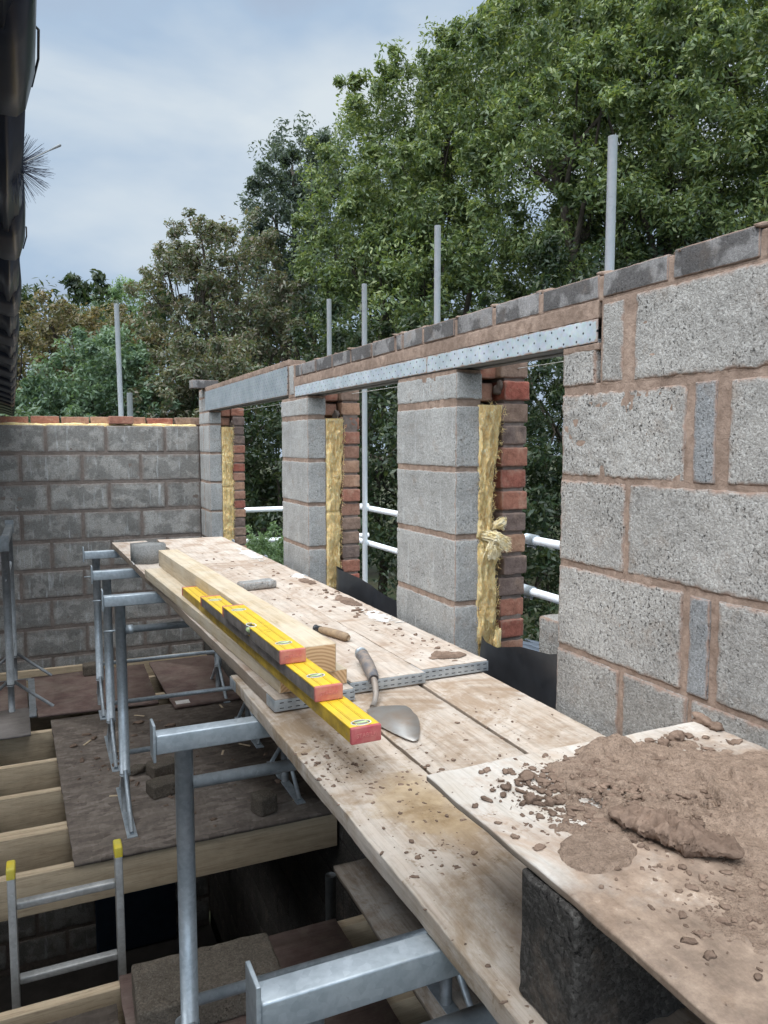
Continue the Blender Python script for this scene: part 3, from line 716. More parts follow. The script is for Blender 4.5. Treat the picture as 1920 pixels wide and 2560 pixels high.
# timbers
def timber(label, x, y, L, w, z0, z1, rz):
    t = thing('timber', label, 'timber', (x, y, z0), rz, 'pale timbers lying on the boards')
    mb = MB(); rbox(mb, 0, w, 0, L, 0, z1 - z0, .003, .0006, .04, 3, 30.); part('body', mb, M['timber'], t, True, True)
    # end grain rings as a thin cut face
    m = Mt('end_grain', .85, 0, .15); mp = m.scl(1, .01, 1, (-.35 * w, 0, .055))
    wv = m.n('TexWave', {'Vector': mp, 'Scale': 34., 'Distortion': 1.2, 'Detail': 2.}, wave_type='RINGS', rings_direction='Y').outputs['Fac']
    m.col(m.mix(m.ramp(wv, [(.2, 0.), (.9, .8)]), C(214, 180, 140), C(176, 136, 96)))
    mb = MB(); rbox(mb, .003, w - .003, -.0012, .0006, .003, z1 - z0 - .003, .0004, 0, .1); part('end_face', mb, m.m, t, False, True)
    return t
timber('wide pale timber plank lying flat under the spirit levels', .556, 1.905, 1.97, .195, -.655, -.612, .0512)
timber('square pale timber beam on top of the wide plank, growth rings on its end', .617, 1.890, 2.05, .094, -.6115, -.532, .0414)

# spirit levels
def textmesh(name, s, size, depth=.0006):
    cu = bpy.data.curves.new(name, 'FONT'); cu.body = s; cu.size = size; cu.extrude = depth; cu.align_x = 'CENTER'; cu.align_y = 'CENTER'
    tmp = bpy.data.objects.new('tmp', cu); COL.objects.link(tmp); bpy.context.view_layer.update()
    me = bpy.data.meshes.new_from_object(tmp.evaluated_get(bpy.context.evaluated_depsgraph_get())); bpy.data.objects.remove(tmp)
    return me
def lettering(name, s, size, m, parent, loc, rot):
    me = textmesh(name, s, size); me.materials.clear(); me.materials.append(m)
    o = bpy.data.objects.new(name, me); COL.objects.link(o); o.parent = parent; o.location = loc; o.rotation_euler = rot
    return o
def ring(mb, cx, cy, a, b, w, z0, z1, n=36, half=False):
    th = np.linspace(0, 2 * math.pi, n, endpoint=False)
    V = []
    for r_ in (0, 1):
        for z in (z0, z1): V += [[cx + (a - w * r_) * math.cos(t), cy + (b - w * r_) * math.sin(t), z] for t in th]
    j = np.arange(n); k = (j + 1) % n
    F = [np.stack([j, k, k + n, j + n], 1), np.stack([j + n, k + n, k + 3 * n, j + 3 * n], 1), np.stack([j + 3 * n, k + 3 * n, k + 2 * n, j + 2 * n], 1)]
    mb.add(V, F)
def level(label, x, y, L, z0, rz, side, cap, vials, w=.066, h=.0345, side_vial=None):
    t = thing('spirit_level', label, 'spirit level', (x, y, z0), rz, 'yellow spirit levels stacked on the timber')
    mb = MB(); ce = .010
    mb2 = MB()
    # I-shaped box: body, raised rims on the top face
    ys = [(ce, L - ce)] if side_vial is None else [(ce, side_vial - .022), (side_vial + .022, L - ce)]
    for a, b in ys: rbox(mb2, .0008, w - .0008, a, b, .0005, h - .0035, .0015, 0, .4)
    if side_vial is not None: rbox(mb2, .018, w - .0008, side_vial - .022, side_vial + .022, .0005, h - .0035, .001, 0, .4)
    part('side_wall', mb2, M[side], t, False, True)
    def rect(a, b, c, d, z0_, z1_): rbox(mb, a, b, c, d, z0_, z1_, .0007, 0, .4)
    xa = 0
    for a, b in ys: rect(0, w, a, b, h - .0036, h - .0006)
    if side_vial is not None: rect(.018, w, side_vial - .022, side_vial + .022, h - .0036, h - .0006)
    for xx in (0, .0185, w - .0205, w - .002):
        for a, b in (ys if xx < .01 else [(ce, L - ce)]): rect(xx, xx + .002, a, b, h - .0008, h)
    part('top_face', mb, M['yellow'], t, True, True)
    mb = MB()
    for xx in (.0165, .0205, w - .0225, w - .0185): rbox(mb, xx, xx + .0009, ce, L - ce, h - .0007, h - .00035, .0001, 0, 1)
    part('groove', mb, M['black_line'], t, False, True)
    for yy in (0, L - ce):
        mb = MB(); rbox(mb, -.001, w + .001, yy, yy + ce, 0, h + .0006, .003, 0, .1); c = part('end_cap', mb, M[cap], t, True, True)
        if yy == 0:
            lettering('lettering', 'STABILA', .0125, M['capline'], c, (w / 2, -.0003, h / 2), (R(90), 0, 0))
    for vy, kind in vials:
        mb = MB(); ring(mb, w / 2, vy, .023, .0155, .0028, h - .0005, h + .0003); vp = part('vial_window', mb, M['vial_ring'], t, True, True)
        mb = MB(); n = 28; th = np.linspace(0, 2 * math.pi, n, endpoint=False)
        prism(mb, [(w / 2 + .0205 * math.cos(a), vy + .013 * math.sin(a)) for a in th], h - .001, h - .0002); part('window_glass', mb, M['grey_side'], vp, False, True)
        mb = MB(); d = .0155 if kind == 'x' else 0
        tube(mb, [(w / 2 - .014, vy, h - .001), (w / 2 + .014, vy, h - .001)], .0034, 10); part('vial', mb, M['vial'], vp, True, True)
    if side_vial is not None:
        mb = MB(); tube(mb, [(.0085, side_vial - .021, h * .5), (.0085, side_vial + .021, h * .5)], .0065, 14); part('vial', mb, M['vial'], t, True, True)
        mb = MB(); ring(mb, .012, side_vial, .014, .026, .0035, h - .0005, h + .0006); part('vial_surround', mb, M['vial_ring'], t, True, True)
    # engraved scribble of lines, as in worn printed marks
    mb = MB()
    for q in range(5):
        yy = L * .35 + q * .02
        if side_vial is None or abs(yy - side_vial) > .06: rbox(mb, w * .40, w * .60, yy, yy + .002, h - .0007, h - .0003, .0001, 0, 1)
    part('scribed_marks', mb, M['black_line'], t, False, True)
    return t
level('lowest and longest of the three yellow spirit levels, its side yellow', .560, 1.405, 1.72, -.6115, .0290, 'yellow_side', 'redcap_clean', [(.028, 'x'), (.9, 'y')])
level('middle spirit level of the stack, grey sided with an oval vial by its red end', .545, 1.585, 1.14, -.5765, .0318, 'grey_side', 'redcap', [(.085, 'x'), (1.06, 'x')])
level('shortest spirit level on top of the stack, with a green vial in its side', .524, 1.785, .585, -.5415, .0250, 'grey_side', 'redcap', [(.075, 'x'), (.51, 'x')], side_vial=.30)

# small loose things on the far boards
mb = MB(); prism(mb, [(.452, 4.47), (.458, 4.33), (.545, 4.30), (.63, 4.36), (.63, 4.44), (.545, 4.50)], -.655, -.556)
t = thing('broken_block', 'small broken grey block standing on the far end of the boards', 'block', (.54, 4.4, -.655))
part('body', mb, M['block_pier'], t)
mb = MB(); rbox(mb, .452, .56, 4.33, 4.45, -.656, -.652, .001, .002, .02, 1)
part('mortar_smear', mb, M['white_dust'], t, True)
mb = MB(); rbox(mb, .80, .965, 3.33, 3.41, -.655, -.618, .012, .004, .008, 3, 30., .8, rot=.12)
single('broken_block', mb, M['block_pier'], 'flat broken piece of grey block lying beside the pale timber beam', 'block', smooth=True)

# wooden handle of a tool lying on the middle upper board
t = thing('tool_handle', 'short wooden tool handle with a dark ferrule lying on the boards', 'handle', (.89, 2.4, -.655))
mb = MB(); tube(mb, [(.868, 2.475, -.641), (.872, 2.46, -.640), (.885, 2.425, -.640), (.900, 2.375, -.640), (.912, 2.337, -.641), (.916, 2.325, -.641)], [.010, .0115, .0135, .0145, .0145, .009], 16); part('grip', mb, M['handle_wood'], t, True)
mb = MB(); tube(mb, [(.861, 2.497, -.642), (.864, 2.488, -.641), (.870, 2.470, -.641)], [.0135, .0105, .0118], 16); part('ferrule', mb, M['dpc'], t, True)

# brick trowel
t = thing('brick_trowel', 'steel brick trowel with a worn blue-grey handle lying on the lower boards', 'trowel', (.80, 1.75, -.693))
bl = [(600, 760), (640, 742), (700, 732), (800, 727), (870, 730), (905, 752), (925, 780), (950, 800), (962, 840), (967, 890), (962, 950), (945, 972), (915, 973), (870, 958), (800, 925), (740, 895), (690, 870), (630, 820)]
zb = -.688
poly = []
for a, b in bl:
    r_ = ray(700 + a * .3617, 1500 + b * .3617); q = r_ * (zb / r_[2]); poly.append((q[0], q[1]))
poly = poly[::-1]
mb = MB(); prism(mb, poly, zb - .0012, zb); part('blade', mb, M['trowel'], t)
mb = MB(); tube(mb, [(.775, 1.800, zb), (.792, 1.822, zb + .004), (.806, 1.846, zb + .012), (.815, 1.870, -.660), (.823, 1.895, -.652), (.828, 1.92, -.648)], [.007, .0075, .008, .0085, .0085, .0085], 12); part('shank', mb, M['trowel'], t, True)
mb = MB(); tube(mb, [(.825, 1.905, -.650), (.829, 1.92, -.647), (.836, 1.955, -.640), (.845, 2.0, -.632), (.852, 2.04, -.626), (.856, 2.075, -.623), (.858, 2.09, -.622)], [.0135, .0165, .0180, .0190, .0185, .0180, .013], 18); part('handle', mb, M['handle_blue'], t, True)
mb = MB(); tube(mb, [(.8545, 2.055, -.6245), (.8565, 2.074, -.623)], .0189, 18); part('handle_ring', mb, M['galv'], t, True)

# ================================================================== spot board with mortar
Zs = -.515
sb = thing('spot_board', 'square plywood mortar board raised on a block in the right foreground', 'mortar board', (.82, .65, Zs - .011))
mb = MB(); rbox(mb, .535, 1.108, .02, 1.032, Zs - .011, Zs, .003, .0014, .016, 9, 30., amp2=.001); part('sheet', mb, M['ply'], sb, True)
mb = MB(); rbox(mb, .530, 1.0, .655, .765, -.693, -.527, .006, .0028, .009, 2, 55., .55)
single('concrete_block', mb, M['block_shaded'], 'dark shaded block on end holding up the mortar board', 'block', smooth=True)
mb = MB(); rbox(mb, .62, 1.06, .12, .222, -.693, -.527, .006, .0028, .02, 2, 55., .3)
single('concrete_block', mb, M['block_pier'], 'hidden block holding up the near side of the mortar board', 'block', smooth=True)

nx, ny = 236, 330
xs = np.linspace(.537, 1.106, nx); ys = np.linspace(.22, 1.030, ny)
X, Y = np.meshgrid(xs, ys, indexing='ij'); P = np.stack([X.ravel(), Y.ravel(), np.zeros(X.size)], 1)
def sm(a, b, t): t = np.clip((t - a) / (b - a), 0, 1); return t * t * (3 - 2 * t)
def ell(cx, cy, rx, ry, rot=0, e=.25):
    c, s = math.cos(rot), math.sin(rot); x = (P[:, 0] - cx); y = (P[:, 1] - cy)
    a = (x * c + y * s) / rx; b = (-x * s + y * c) / ry
    return 1 - sm(1 - e, 1 + e, np.sqrt(a * a + b * b) + .16 * vnoise(P, 26, 3) + .08 * vnoise(P, 70, 4))
base = np.maximum.reduce([ell(.90, .80, .17, .17, 0), ell(.80, .86, .11, .12, 0), ell(.98, .74, .14, .16, 0), ell(.76, .78, .09, .06, 0), ell(.855, .98, .05, .045, 0), ell(1.03, .80, .10, .09, 0)])
rid = 1 - abs(fbm(P @ np.array([[.8, .6, 0], [-.6, .8, 0], [0, 0, 1]]), (16, 42, 1), 11, 3))
H = base * (.004 + .0105 * np.clip(rid - .55, 0, 1) / .45 * (.4 + .6 * sm(-.2, .4, vnoise(P, 9, 8))))
rg = base * ell(.80, .88, .14, .12, 0, .4)
H += rg * .007 * np.clip(fbm(P, 60, 21, 3) + .15, 0, 1)
H += ell(.862, .985, .038, .028, .3, .5) * (.014 + .008 * fbm(P, 60, 5, 3))                 # clump on the far edge
H += ell(.812, .972, .024, .017, .3, .3) * .008
pad = ell(.628, .735, .055, .040, .4, .12)
H = np.maximum(H, ell(.655, .80, .05, .035, 0, .5) * (.002 + .008 * np.clip(fbm(P, 75, 31, 3) + .1, 0, 1)))
def ridge(x0, y0, x1, y1, w, h, seed):
    d = np.array([x1 - x0, y1 - y0]); L = np.linalg.norm(d); d /= L
    px = P[:, 0] - x0; py = P[:, 1] - y0; t = px * d[0] + py * d[1]; s = -px * d[1] + py * d[0]
    s = s + .006 * vnoise(P, 30, seed); k = sm(-.01, .02, t) * (1 - sm(L - .02, L + .01, t))
    return k * h * np.where(s > 0, 1 - sm(0, w, s), 1 - sm(0, w * .35, -s)) * (1 + .4 * vnoise(P, 80, seed + 1))
for a in ((.905, .845, .862, .715, .03, .013, 41), (.955, .845, .944, .755, .022, .011, 43), (.83, .89, .80, .80, .02, .006, 45), (.98, .83, .90, .79, .02, .005, 47), (.79, .84, .765, .79, .018, .007, 49), (1.02, .83, .985, .72, .02, .007, 51)): H += ridge(*a)
H *= 1 - .97 * sm(.22, .34, fbm(P, 13, 99, 4)) * (H < .008)
H = np.where(pad > .02, np.maximum(H, pad * (.0065 + .0006 * vnoise(P, 30, 2))), H)
# trowel-cut trough on the right
tx = (P[:, 0] - .806); ty = (P[:, 1] - .705)
t_ = tx * .42 - ty * .91; s_ = tx * .91 + ty * .42
mk = sm(-.02, .008, t_) * (1 - sm(.024, .040, abs(s_))) * (1 - sm(.12, .2, t_))
H = H * (1 - mk) + mk * (.003 + .010 * np.clip(abs(s_) / .035, 0, 1) ** 2)
H += sm(-.02, .01, t_) * np.exp(-((s_ - .042) / .012) ** 2) * .010 * (1 - sm(.12, .2, t_))
# thin dried film, lower part of the board
film = sm(-.05, .16, fbm(P, 7, 61, 4) + .20 * sm(.55, .9, P[:, 0])) * sm(.60, .66, P[:, 0] + .0 * P[:, 1] + .02 * vnoise(P, 20, 6)) * (1 - sm(.64, .72, P[:, 1]))
H = np.maximum(H, film * (.0012 + .0022 * np.clip(fbm(P, 60, 71, 3), 0, 1)))
edge = np.minimum.reduce([P[:, 0] - .537, 1.106 - P[:, 0], 1.030 - P[:, 1]]); H *= sm(0, .004, edge)
H += (H > .0012) * (.0016 * fbm(P, 95, 91, 3) + .002 * np.clip(fbm(P @ np.array([[.8, .6, 0], [-.6, .8, 0], [0, 0, 1]]), (40, 110, 1), 13, 3) - .12, 0, 1) * 2)
H2 = H.reshape(nx, ny); keep = H2 > .0006
i = (np.arange(nx - 1)[:, None] * ny + np.arange(ny - 1)[None, :])
kf = keep[:-1, :-1] | keep[1:, :-1] | keep[:-1, 1:] | keep[1:, 1:]
F = np.stack([i, i + ny, i + ny + 1, i + 1], -1)[kf]
mb = MB(); mb.add(np.stack([X.ravel(), Y.ravel(), Zs - .0012 + np.maximum(H, 0) + .0], 1), F)
single('mortar_heap', mb, M['mortar_wet'], 'brown mortar spread in ridges over the mortar board', 'mortar', kind='stuff', smooth=True)
# the thick slab of mortar turned over by the trowel
n = 46; m_ = 120; u = np.linspace(-1, 1, m_); v = np.linspace(0, 2 * math.pi, n, endpoint=False)
U, Vv = np.meshgrid(u, v, indexing='ij')
wd = np.sqrt(np.clip(1 - abs(U) ** 2.2, 0, 1)) * (1 + .28 * vnoise(np.stack([U.ravel() * 2.3 + 5, np.sign(np.cos(Vv.ravel())) * 3, U.ravel() * 0], 1), 1., 5).reshape(U.shape) + .12 * vnoise(np.stack([U.ravel() * 8, np.sign(np.cos(Vv.ravel())) * 3, U.ravel() * 0], 1), 1., 6).reshape(U.shape))
Lx = U * .089; Wy = np.cos(Vv) * .031 * wd; Hz = np.sign(np.sin(Vv)) * abs(np.sin(Vv)) ** .7 * .0125 * wd * (1.05 + .2 * U)
Q = np.stack([Lx.ravel(), Wy.ravel(), Hz.ravel()], 1)
Q += np.stack([fbm(Q, (70, 110, 90), 5 + k, 4, .7) for k in range(3)], 1) * np.array([.005, .009, .012]) * wd.ravel()[:, None]
Q += np.stack([fbm(Q @ np.array([[.9, .4, 0], [-.4, .9, 0], [0, 0, 1]]), (110, 230, 200), 50 + k, 3, .7) for k in range(3)], 1) * np.array([.002, .003, .0045]) * wd.ravel()[:, None]
ang = math.atan2(.643 - .792, .761 - .699); c_, s2 = math.cos(ang), math.sin(ang)
Q = np.stack([.732 + Q[:, 0] * c_ - Q[:, 1] * s2, .718 + Q[:, 0] * s2 + Q[:, 1] * c_, Zs + .0145 + Q[:, 2]], 1)
i = np.arange(m_ - 1)[:, None] * n; j = np.arange(n)[None, :]; k = (j + 1) % n
mb = MB(); mb.add(Q, np.stack([i + j, i + k, i + n + k, i + n + j], -1).reshape(-1, 4)[:, ::-1])
single('mortar_lump', mb, M['crumb'], 'thick wrinkled lump of mortar in the middle of the mortar board', 'mortar lump', smooth=True)

def crumbs(name, label, regions, z, seed, szr=(.0012, .006)):
    rr = np.random.default_rng(seed); mb = MB(); k = 0
    for (cx, cy, sx, sy, n, big) in regions:
        for _ in range(n):
            x, y = cx + rr.normal(0, sx), cy + rr.normal(0, sy)
            ok = lim(x, y) if (lim := LIM[name]) else True
            if not ok: continue
            s = szr[0] + (szr[1] - szr[0]) * rr.random() ** 3.5 * big; k += 1
            zz = z(x, y) if callable(z) else z
            rock(mb, (x, y, zz + s * .28), (s * (1 + rr.random()), s * (.7 + rr.random() * .6), s * .5), seed + k, 4 if s < .004 else 7, .5, rr.random())
    return single(name, mb, M['crumb'], label, 'crumbs', kind='stuff', smooth=True)
LIM = {'mortar_crumbs': lambda x, y: .54 < x < 1.10 and .2 < y < 1.028, 'mortar_droppings': lambda x, y: .50 < x < 1.19 and -.2 < y < 1.80 and not (x > .528 and y < 1.035) , 'dried_mortar_spatter': lambda x, y: (1.01 < x < 1.21 or .77 < x < .97) and 1.98 < y < 5.3 and x < 1.215 - .0165 * (y - 1.95),
       'rubble_dust': lambda x, y: .1 < x < 1.2 and 3.32 < y < 4.9}
crumbs('mortar_crumbs', 'small crumbs of mortar scattered over the mortar board', [(.70, .93, .05, .035, 200, 1.1), (.68, .86, .045, .05, 160, 1.), (.76, .88, .07, .06, 900, 1.), (.66, .80, .04, .03, 260, 1.), (.98, .93, .07, .05, 90, 1.3), (.70, .62, .08, .08, 260, .8), (.85, .55, .12, .09, 160, .9), (.88, .80, .1, .1, 500, .8)], lambda x, y: Zs + (.0045 if ((x - .82) / .12) ** 2 + ((y - .84) / .12) ** 2 < 1 else 0), 5, (.0009, .0056))
crumbs('mortar_droppings', 'crumbs and droppings of mortar on the lower boards', [(.56, 1.50, .04, .10, 150, 1.1), (.66, 1.25, .06, .25, 170, .9), (.60, .98, .05, .12, 260, 1.), (.9, 1.45, .15, .16, 120, 1.2), (1.1, 1.6, .08, .14, 50, 1.), (.57, .80, .03, .08, 120, .8)], -.6945, 15, (.0009, .0042))
crumbs('dried_mortar_spatter', 'dried mortar spatter on the upper boards beside the piers', [(1.12, 2.2, .06, .2, 70, 1.2), (1.14, 3.0, .05, .35, 110, 1.4), (1.0, 3.6, .12, .6, 110, 1.2), (.87, 3.0, .07, .6, 50, 1.)], -.657, 25, (.0015, .0075))
for q, (cx, cy, sx, sy, sz, lb) in enumerate(((1.105, 1.012, .030, .012, .008, 'flat dollop of mortar on the far corner of the mortar board'), (.997, .975, .017, .012, .009, 'angular clod of mortar on the white corner of the mortar board'), (.955, .965, .010, .006, .008, 'small pointed clod of mortar near the far edge of the mortar board'),
        (.628, .885, .0085, .008, .007, 'larger of two round clods on the bare left side of the mortar board'), (.650, .868, .007, .006, .006, 'smaller of two round clods on the bare left side of the mortar board'), (.672, .955, .014, .009, .004, 'flattened clod of mortar near the left corner of the mortar board'))):
    mb = MB(); rock(mb, (cx, cy, Zs + sz * .6), (sx, sy, sz), q + 60, 10, .5)
    if q == 0: rock(mb, (1.098, .985, Zs + .004), (.016, .012, .007), 71, 9, .5)
    single('mortar_clod', mb, M['crumb'], lb, 'mortar clod', 'clods of mortar', smooth=True)
for q, (cx, cy, sx, sy, lb) in enumerate(((1.16, 2.62, .07, .16, 'white splash of lime on the board edge nearest the near pier'), (1.13, 4.45, .06, .40, 'long white splash of lime along the far board edge'), (1.16, 3.62, .05, .10, 'white splash of lime on the board edge before the second pier'), (1.13, 2.05, .07, .05, 'brown mortar patch on the near end of the upper board beside the opening'), (1.16, 2.95, .045, .15, 'long rough mortar patch on the board edge by the middle opening'), (1.15, 3.45, .04, .09, 'small mortar patch on the board edge further along by the middle opening'))):
    g_ = 60; xx = np.linspace(-1.1, 1.1, g_); XX, YY = np.meshgrid(xx, xx, indexing='ij')
    PP = np.stack([cx + XX.ravel() * sx, cy + YY.ravel() * sy, XX.ravel() * 0], 1)
    rr_ = np.sqrt(XX.ravel() ** 2 + YY.ravel() ** 2) + .35 * fbm(PP, 28, 3 + q, 3)
    Hh = (1 - sm(.55, .85, rr_ + (.35 * fbm(PP, 60, 77, 3) if q < 3 else 0))) * (.15 if q < 3 else 1.) * (.004 + .006 * np.clip(fbm(PP, 60, 9, 3) + .2, 0, 1)); PP[:, 0] = np.minimum(PP[:, 0], 1.222 - .0165 * (PP[:, 1] - 1.95))
    i = np.arange(g_ - 1)[:, None] * g_ + np.arange(g_ - 1)[None, :]; K = (Hh > .0004).reshape(g_, g_)
    F = np.stack([i, i + g_, i + g_ + 1, i + 1], -1)[K[:-1, :-1] & K[1:, :-1] & K[:-1, 1:] & K[1:, 1:]]
    mb = MB(); PP[:, 2] = (-.6553 if q < 3 else -.6558) + Hh; mb.add(PP, F)
    single('lime_splash' if q < 3 else 'mortar_patch', mb, M['white_dust' if q < 3 else 'crumb'], lb, 'splash' if q < 3 else 'mortar', 'white splashes on the upper boards' if q < 3 else 'mortar patches on the upper boards', smooth=True)

# ================================================================== trestles
def make_trestle(label, X, Y, zf, H, rz=0, L=.97, px=(.075, .852), mat='galv', group='adjustable steel trestles carrying the boards', pin=True):
    t = thing('steel_trestle', label, 'trestle', (X, Y, zf), rz, group)
    mb = MB(); rbox(mb, .004, L, -.023, .023, H - .050, H, .004, 0, .3); part('beam', mb, M[mat], t, True, True)
    for x in (0, L + .004):
        mb = MB(); rbox(mb, x - .004, x + .003, -.030, .028, H - .066, H + .030, .0015, 0, .2); part('end_plate', mb, M[mat], t, True, True)
    for x in px:
        mb = MB(); tube(mb, [(x, 0, .185), (x, 0, H - .049)], .0235, 20); p_ = part('post', mb, M[mat], t, True, True)
        mb = MB(); tube(mb, [(x, 0, .180), (x, 0, .192)], .0252, 20); part('rim', mb, M[mat], p_, True, True)
        if pin: mb = MB(); tube(mb, [(x - .075, .0, .87), (x - .02, 0, .87)], .0045, 8); _ = part('pin', mb, M[mat], p_, True, True)
        mb = MB(); tube(mb, [(x, 0, .004), (x, 0, .19)], .0195, 16); part('inner_leg', mb, M['galv_dark'], t, True, True)
        mb = MB(); rbox(mb, x - .022, x + .022, -.27, .27, 0, .006, .001, 0, .3); part('foot_plate', mb, M[mat], t, True, True)
        for s in (-1, 1):
            mb = MB(); tube(mb, [(x, .020 * s, .205), (x, .11 * s, .125), (x, .245 * s, .012)], .0105, 10); part('brace', mb, M[mat], t, True, True)
    for z, r_ in ((.87 if pin else .852, .0165), (.285 if pin else .250, .0125 if pin else .0150)):
        mb = MB(); tube(mb, [(px[0] + .02, 0, z), (px[1] - .02, 0, z)], r_, 14); b = part('cross_rail', mb, M[mat], t, True, True)
        if z > .5 and pin:
            mb = MB(); tube(mb, [(px[0] + .024, 0, z), (px[0] + .054, 0, z)], r_ + .005, 14); part('collar', mb, M[mat], b, True, True)
    return t
DK = -1.730
tr0 = make_trestle('steel trestle carrying the boards, farthest from the camera', .244, 5.27, DK, 1.036)
for y, lb in ((4.43, 'steel trestle carrying the boards, second from the far wall'), (3.68, 'steel trestle carrying the boards, third from the far wall, standing on the muddy board')):
    c = copy_tree(tr0); c.location = (.244, y, DK + ZO); c['label'] = lb
tr4 = make_trestle('steel trestle with its post in the middle foreground, beside the stair opening', .240, 1.962, DK, .998, pin=False)
c = copy_tree(tr4); c.location = (.236, .950, DK + ZO); c['label'] = 'nearest steel trestle, its beam crossing the bottom of the picture'
make_trestle('steel trestle standing apart at the left edge, its beam pointing along the wall', -.212, 5.19, DK + .004, 1.135, R(90), 1.06, (.17, .90), 'galv_dark', group='adjustable steel trestles carrying the boards')

# ================================================================== joists and decking
def joist(y0, y1, label, x0=-2.5, x1=1.24, zt=-1.748, d=.17):
    mb = MB(); rbox(mb, x0, x1, y0, y1, zt - d, zt, .003, .0008, .05, int(y0 * 10), 20.)
    return single('floor_joist', mb, M['joist'], label, 'joist', 'floor joists', smooth=True)
joist(3.303, 3.350, 'long pale floor joist along the far side of the ladder opening')
joist(3.651, 3.692, 'pale floor joist, near half of the doubled pair left of the muddy board'); joist(3.6945, 3.735, 'pale floor joist, far half of the doubled pair left of the muddy board')
joist(4.093, 4.136, 'pale floor joist, second gap beyond the doubled pair'); joist(4.495, 4.540, 'pale floor joist, just in front of the grey plywood')
joist(4.983, 5.026, 'pale floor joist under the near edge of the grey plywood')
joist(5.42, 5.463, 'floor joist under the middle of the reddish plywood'); joist(5.86, 5.903, 'floor joist under the far reddish plywood'); joist(6.4, 6.443, 'floor joist against the far wall')
joist(2.473, 2.513, 'pale floor joist in front of the ladder, at the bottom left')
for y in (2.05, 1.6, 1.15, .7): joist(y, y + .045, 'floor joist under the near decking at %.0f centimetres' % (y * 100) if False else {2.05: 'floor joist just behind the nearest decking edge', 1.6: 'floor joist under the loose block', 1.15: 'floor joist under the nearest trestle', .7: 'floor joist nearest the camera'}[y])
def sheetp(name, pts, z0, z1, mat, label, cat='board', group='sheets of decking'):
    c = np.mean(pts, 0); n = len(pts)
    # subdivided outline so that edges are slightly ragged
    P_ = []
    for k in range(n):
        a, b = np.array(pts[k]), np.array(pts[(k + 1) % n]); m = max(2, int(np.linalg.norm(b - a) / .03))
        for q in range(m):
            p = a + (b - a) * q / m; nn = np.array([(b - a)[1], -(b - a)[0]]) / np.linalg.norm(b - a)
            P_.append(p + nn * vnoise([[p[0], p[1], 0]], 25, 3)[0] * .0025)
    mb = MB(); prism(mb, [tuple(p) for p in P_], z0, z1)
    return single(name, mb, M[mat], label, cat, group)
sheetp('osb_sheet', [(.075, 3.29), (1.235, 3.285), (1.235, 5.14), (.013, 5.13)], -1.747, DK, 'osb', 'muddy strand board sheet under the three trestles')
sheetp('osb_sheet', [(-2.5, -1.25), (.16, -1.25), (.16, 2.38), (-2.5, 2.38)], -1.747, DK, 'osb', 'added out-of-view strand board sheet under the camera, shading the room below')  # added out of frame to keep light out of the room below
sheetp('osb_sheet', [(-2.5, 2.4), (-.37, 2.4), (-.37, 4.88), (-2.5, 5.38)], -1.747, DK, 'osb', 'added out-of-view strand board sheet beyond the left edge, shading the room below')  # unseen cover over the joists, added to darken the room below
sheetp('plywood_sheet', [(-.058, 5.20), (.672, 5.16), (.695, 6.12), (-.105, 6.10)], DK + .0, DK + .016, 'phenolic', 'reddish shuttering plywood in the middle, below the far wall')
sheetp('plywood_sheet', [(-.9, 4.895), (-.097, 4.893), (-.115, 5.40), (-.9, 5.40)], DK + .0, DK + .014, 'ply_grey', 'grey dusty plywood at the left edge, in front of the lone trestle')
sheetp('plywood_sheet', [(-1.2, 5.405), (-.118, 5.405), (-.140, 6.08), (-1.2, 6.08)], DK - .001, DK + .013, 'phenolic', 'reddish plywood behind the lone trestle at the left')
mb = MB(); rbox(mb, -.118, -.075, 5.215, 6.07, DK + .004, DK + .0165, .002, .0005, .1, rot=.02); single('metal_strip', mb, M['galv_dark'], 'flat grey metal strip between two sheets of plywood', 'metal strip', smooth=True)
sheetp('plywood_sheet', [(.752, 5.0), (1.20, 5.02), (1.235, 6.14), (.735, 6.13)], DK + .004, DK + .022, 'phenolic', 'narrow dark plywood with a white paint mark under the far trestle')
mb = MB(); rbox(mb, .77, .86, 5.04, 5.11, DK + .0222, DK + .0235, .0005, .001, .02); single('paint_mark', mb, M['white_dust'], 'pale paint mark on the corner of the narrow dark plywood', 'paint')
sheetp('plywood_sheet', [(.175, .2), (.93, .2), (.93, 2.505), (.178, 2.508)], -1.747, DK, 'phenolic', 'reddish brown decking under the loose block at the bottom')
sheetp('decking_board', [(1.0, .2), (1.24, .2), (1.24, 2.83), (1.045, 2.83)], -1.747, DK + .004, 'board_low', 'scarred board lying beside the wall under the platform')
mb = MB(); rbox(mb, .205, .64, 2.165, 2.40, DK + .001, DK + .100, .010, .004, .014, 6, 40., .7, rot=-.03)
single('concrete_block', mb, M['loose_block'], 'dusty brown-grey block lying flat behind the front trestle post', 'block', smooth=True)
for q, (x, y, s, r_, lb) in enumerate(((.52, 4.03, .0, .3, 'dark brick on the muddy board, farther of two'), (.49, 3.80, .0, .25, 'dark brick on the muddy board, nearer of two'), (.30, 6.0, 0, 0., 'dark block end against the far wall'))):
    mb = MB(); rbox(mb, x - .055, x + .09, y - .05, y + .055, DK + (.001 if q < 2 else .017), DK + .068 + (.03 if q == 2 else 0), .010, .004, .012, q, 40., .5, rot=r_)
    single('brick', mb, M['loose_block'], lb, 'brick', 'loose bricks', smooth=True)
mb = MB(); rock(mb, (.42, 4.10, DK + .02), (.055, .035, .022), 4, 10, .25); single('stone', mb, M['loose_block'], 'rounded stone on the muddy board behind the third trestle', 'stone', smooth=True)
mb = MB(); rbox(mb, .86, .96, 3.35, 3.45, DK + .001, DK + .1, .02, .003, .015, 2, 30., .3, rot=.3); single('broken_block', mb, M['loose_block'], 'dark broken block in the shade at the edge of the muddy board', 'block', smooth=True)
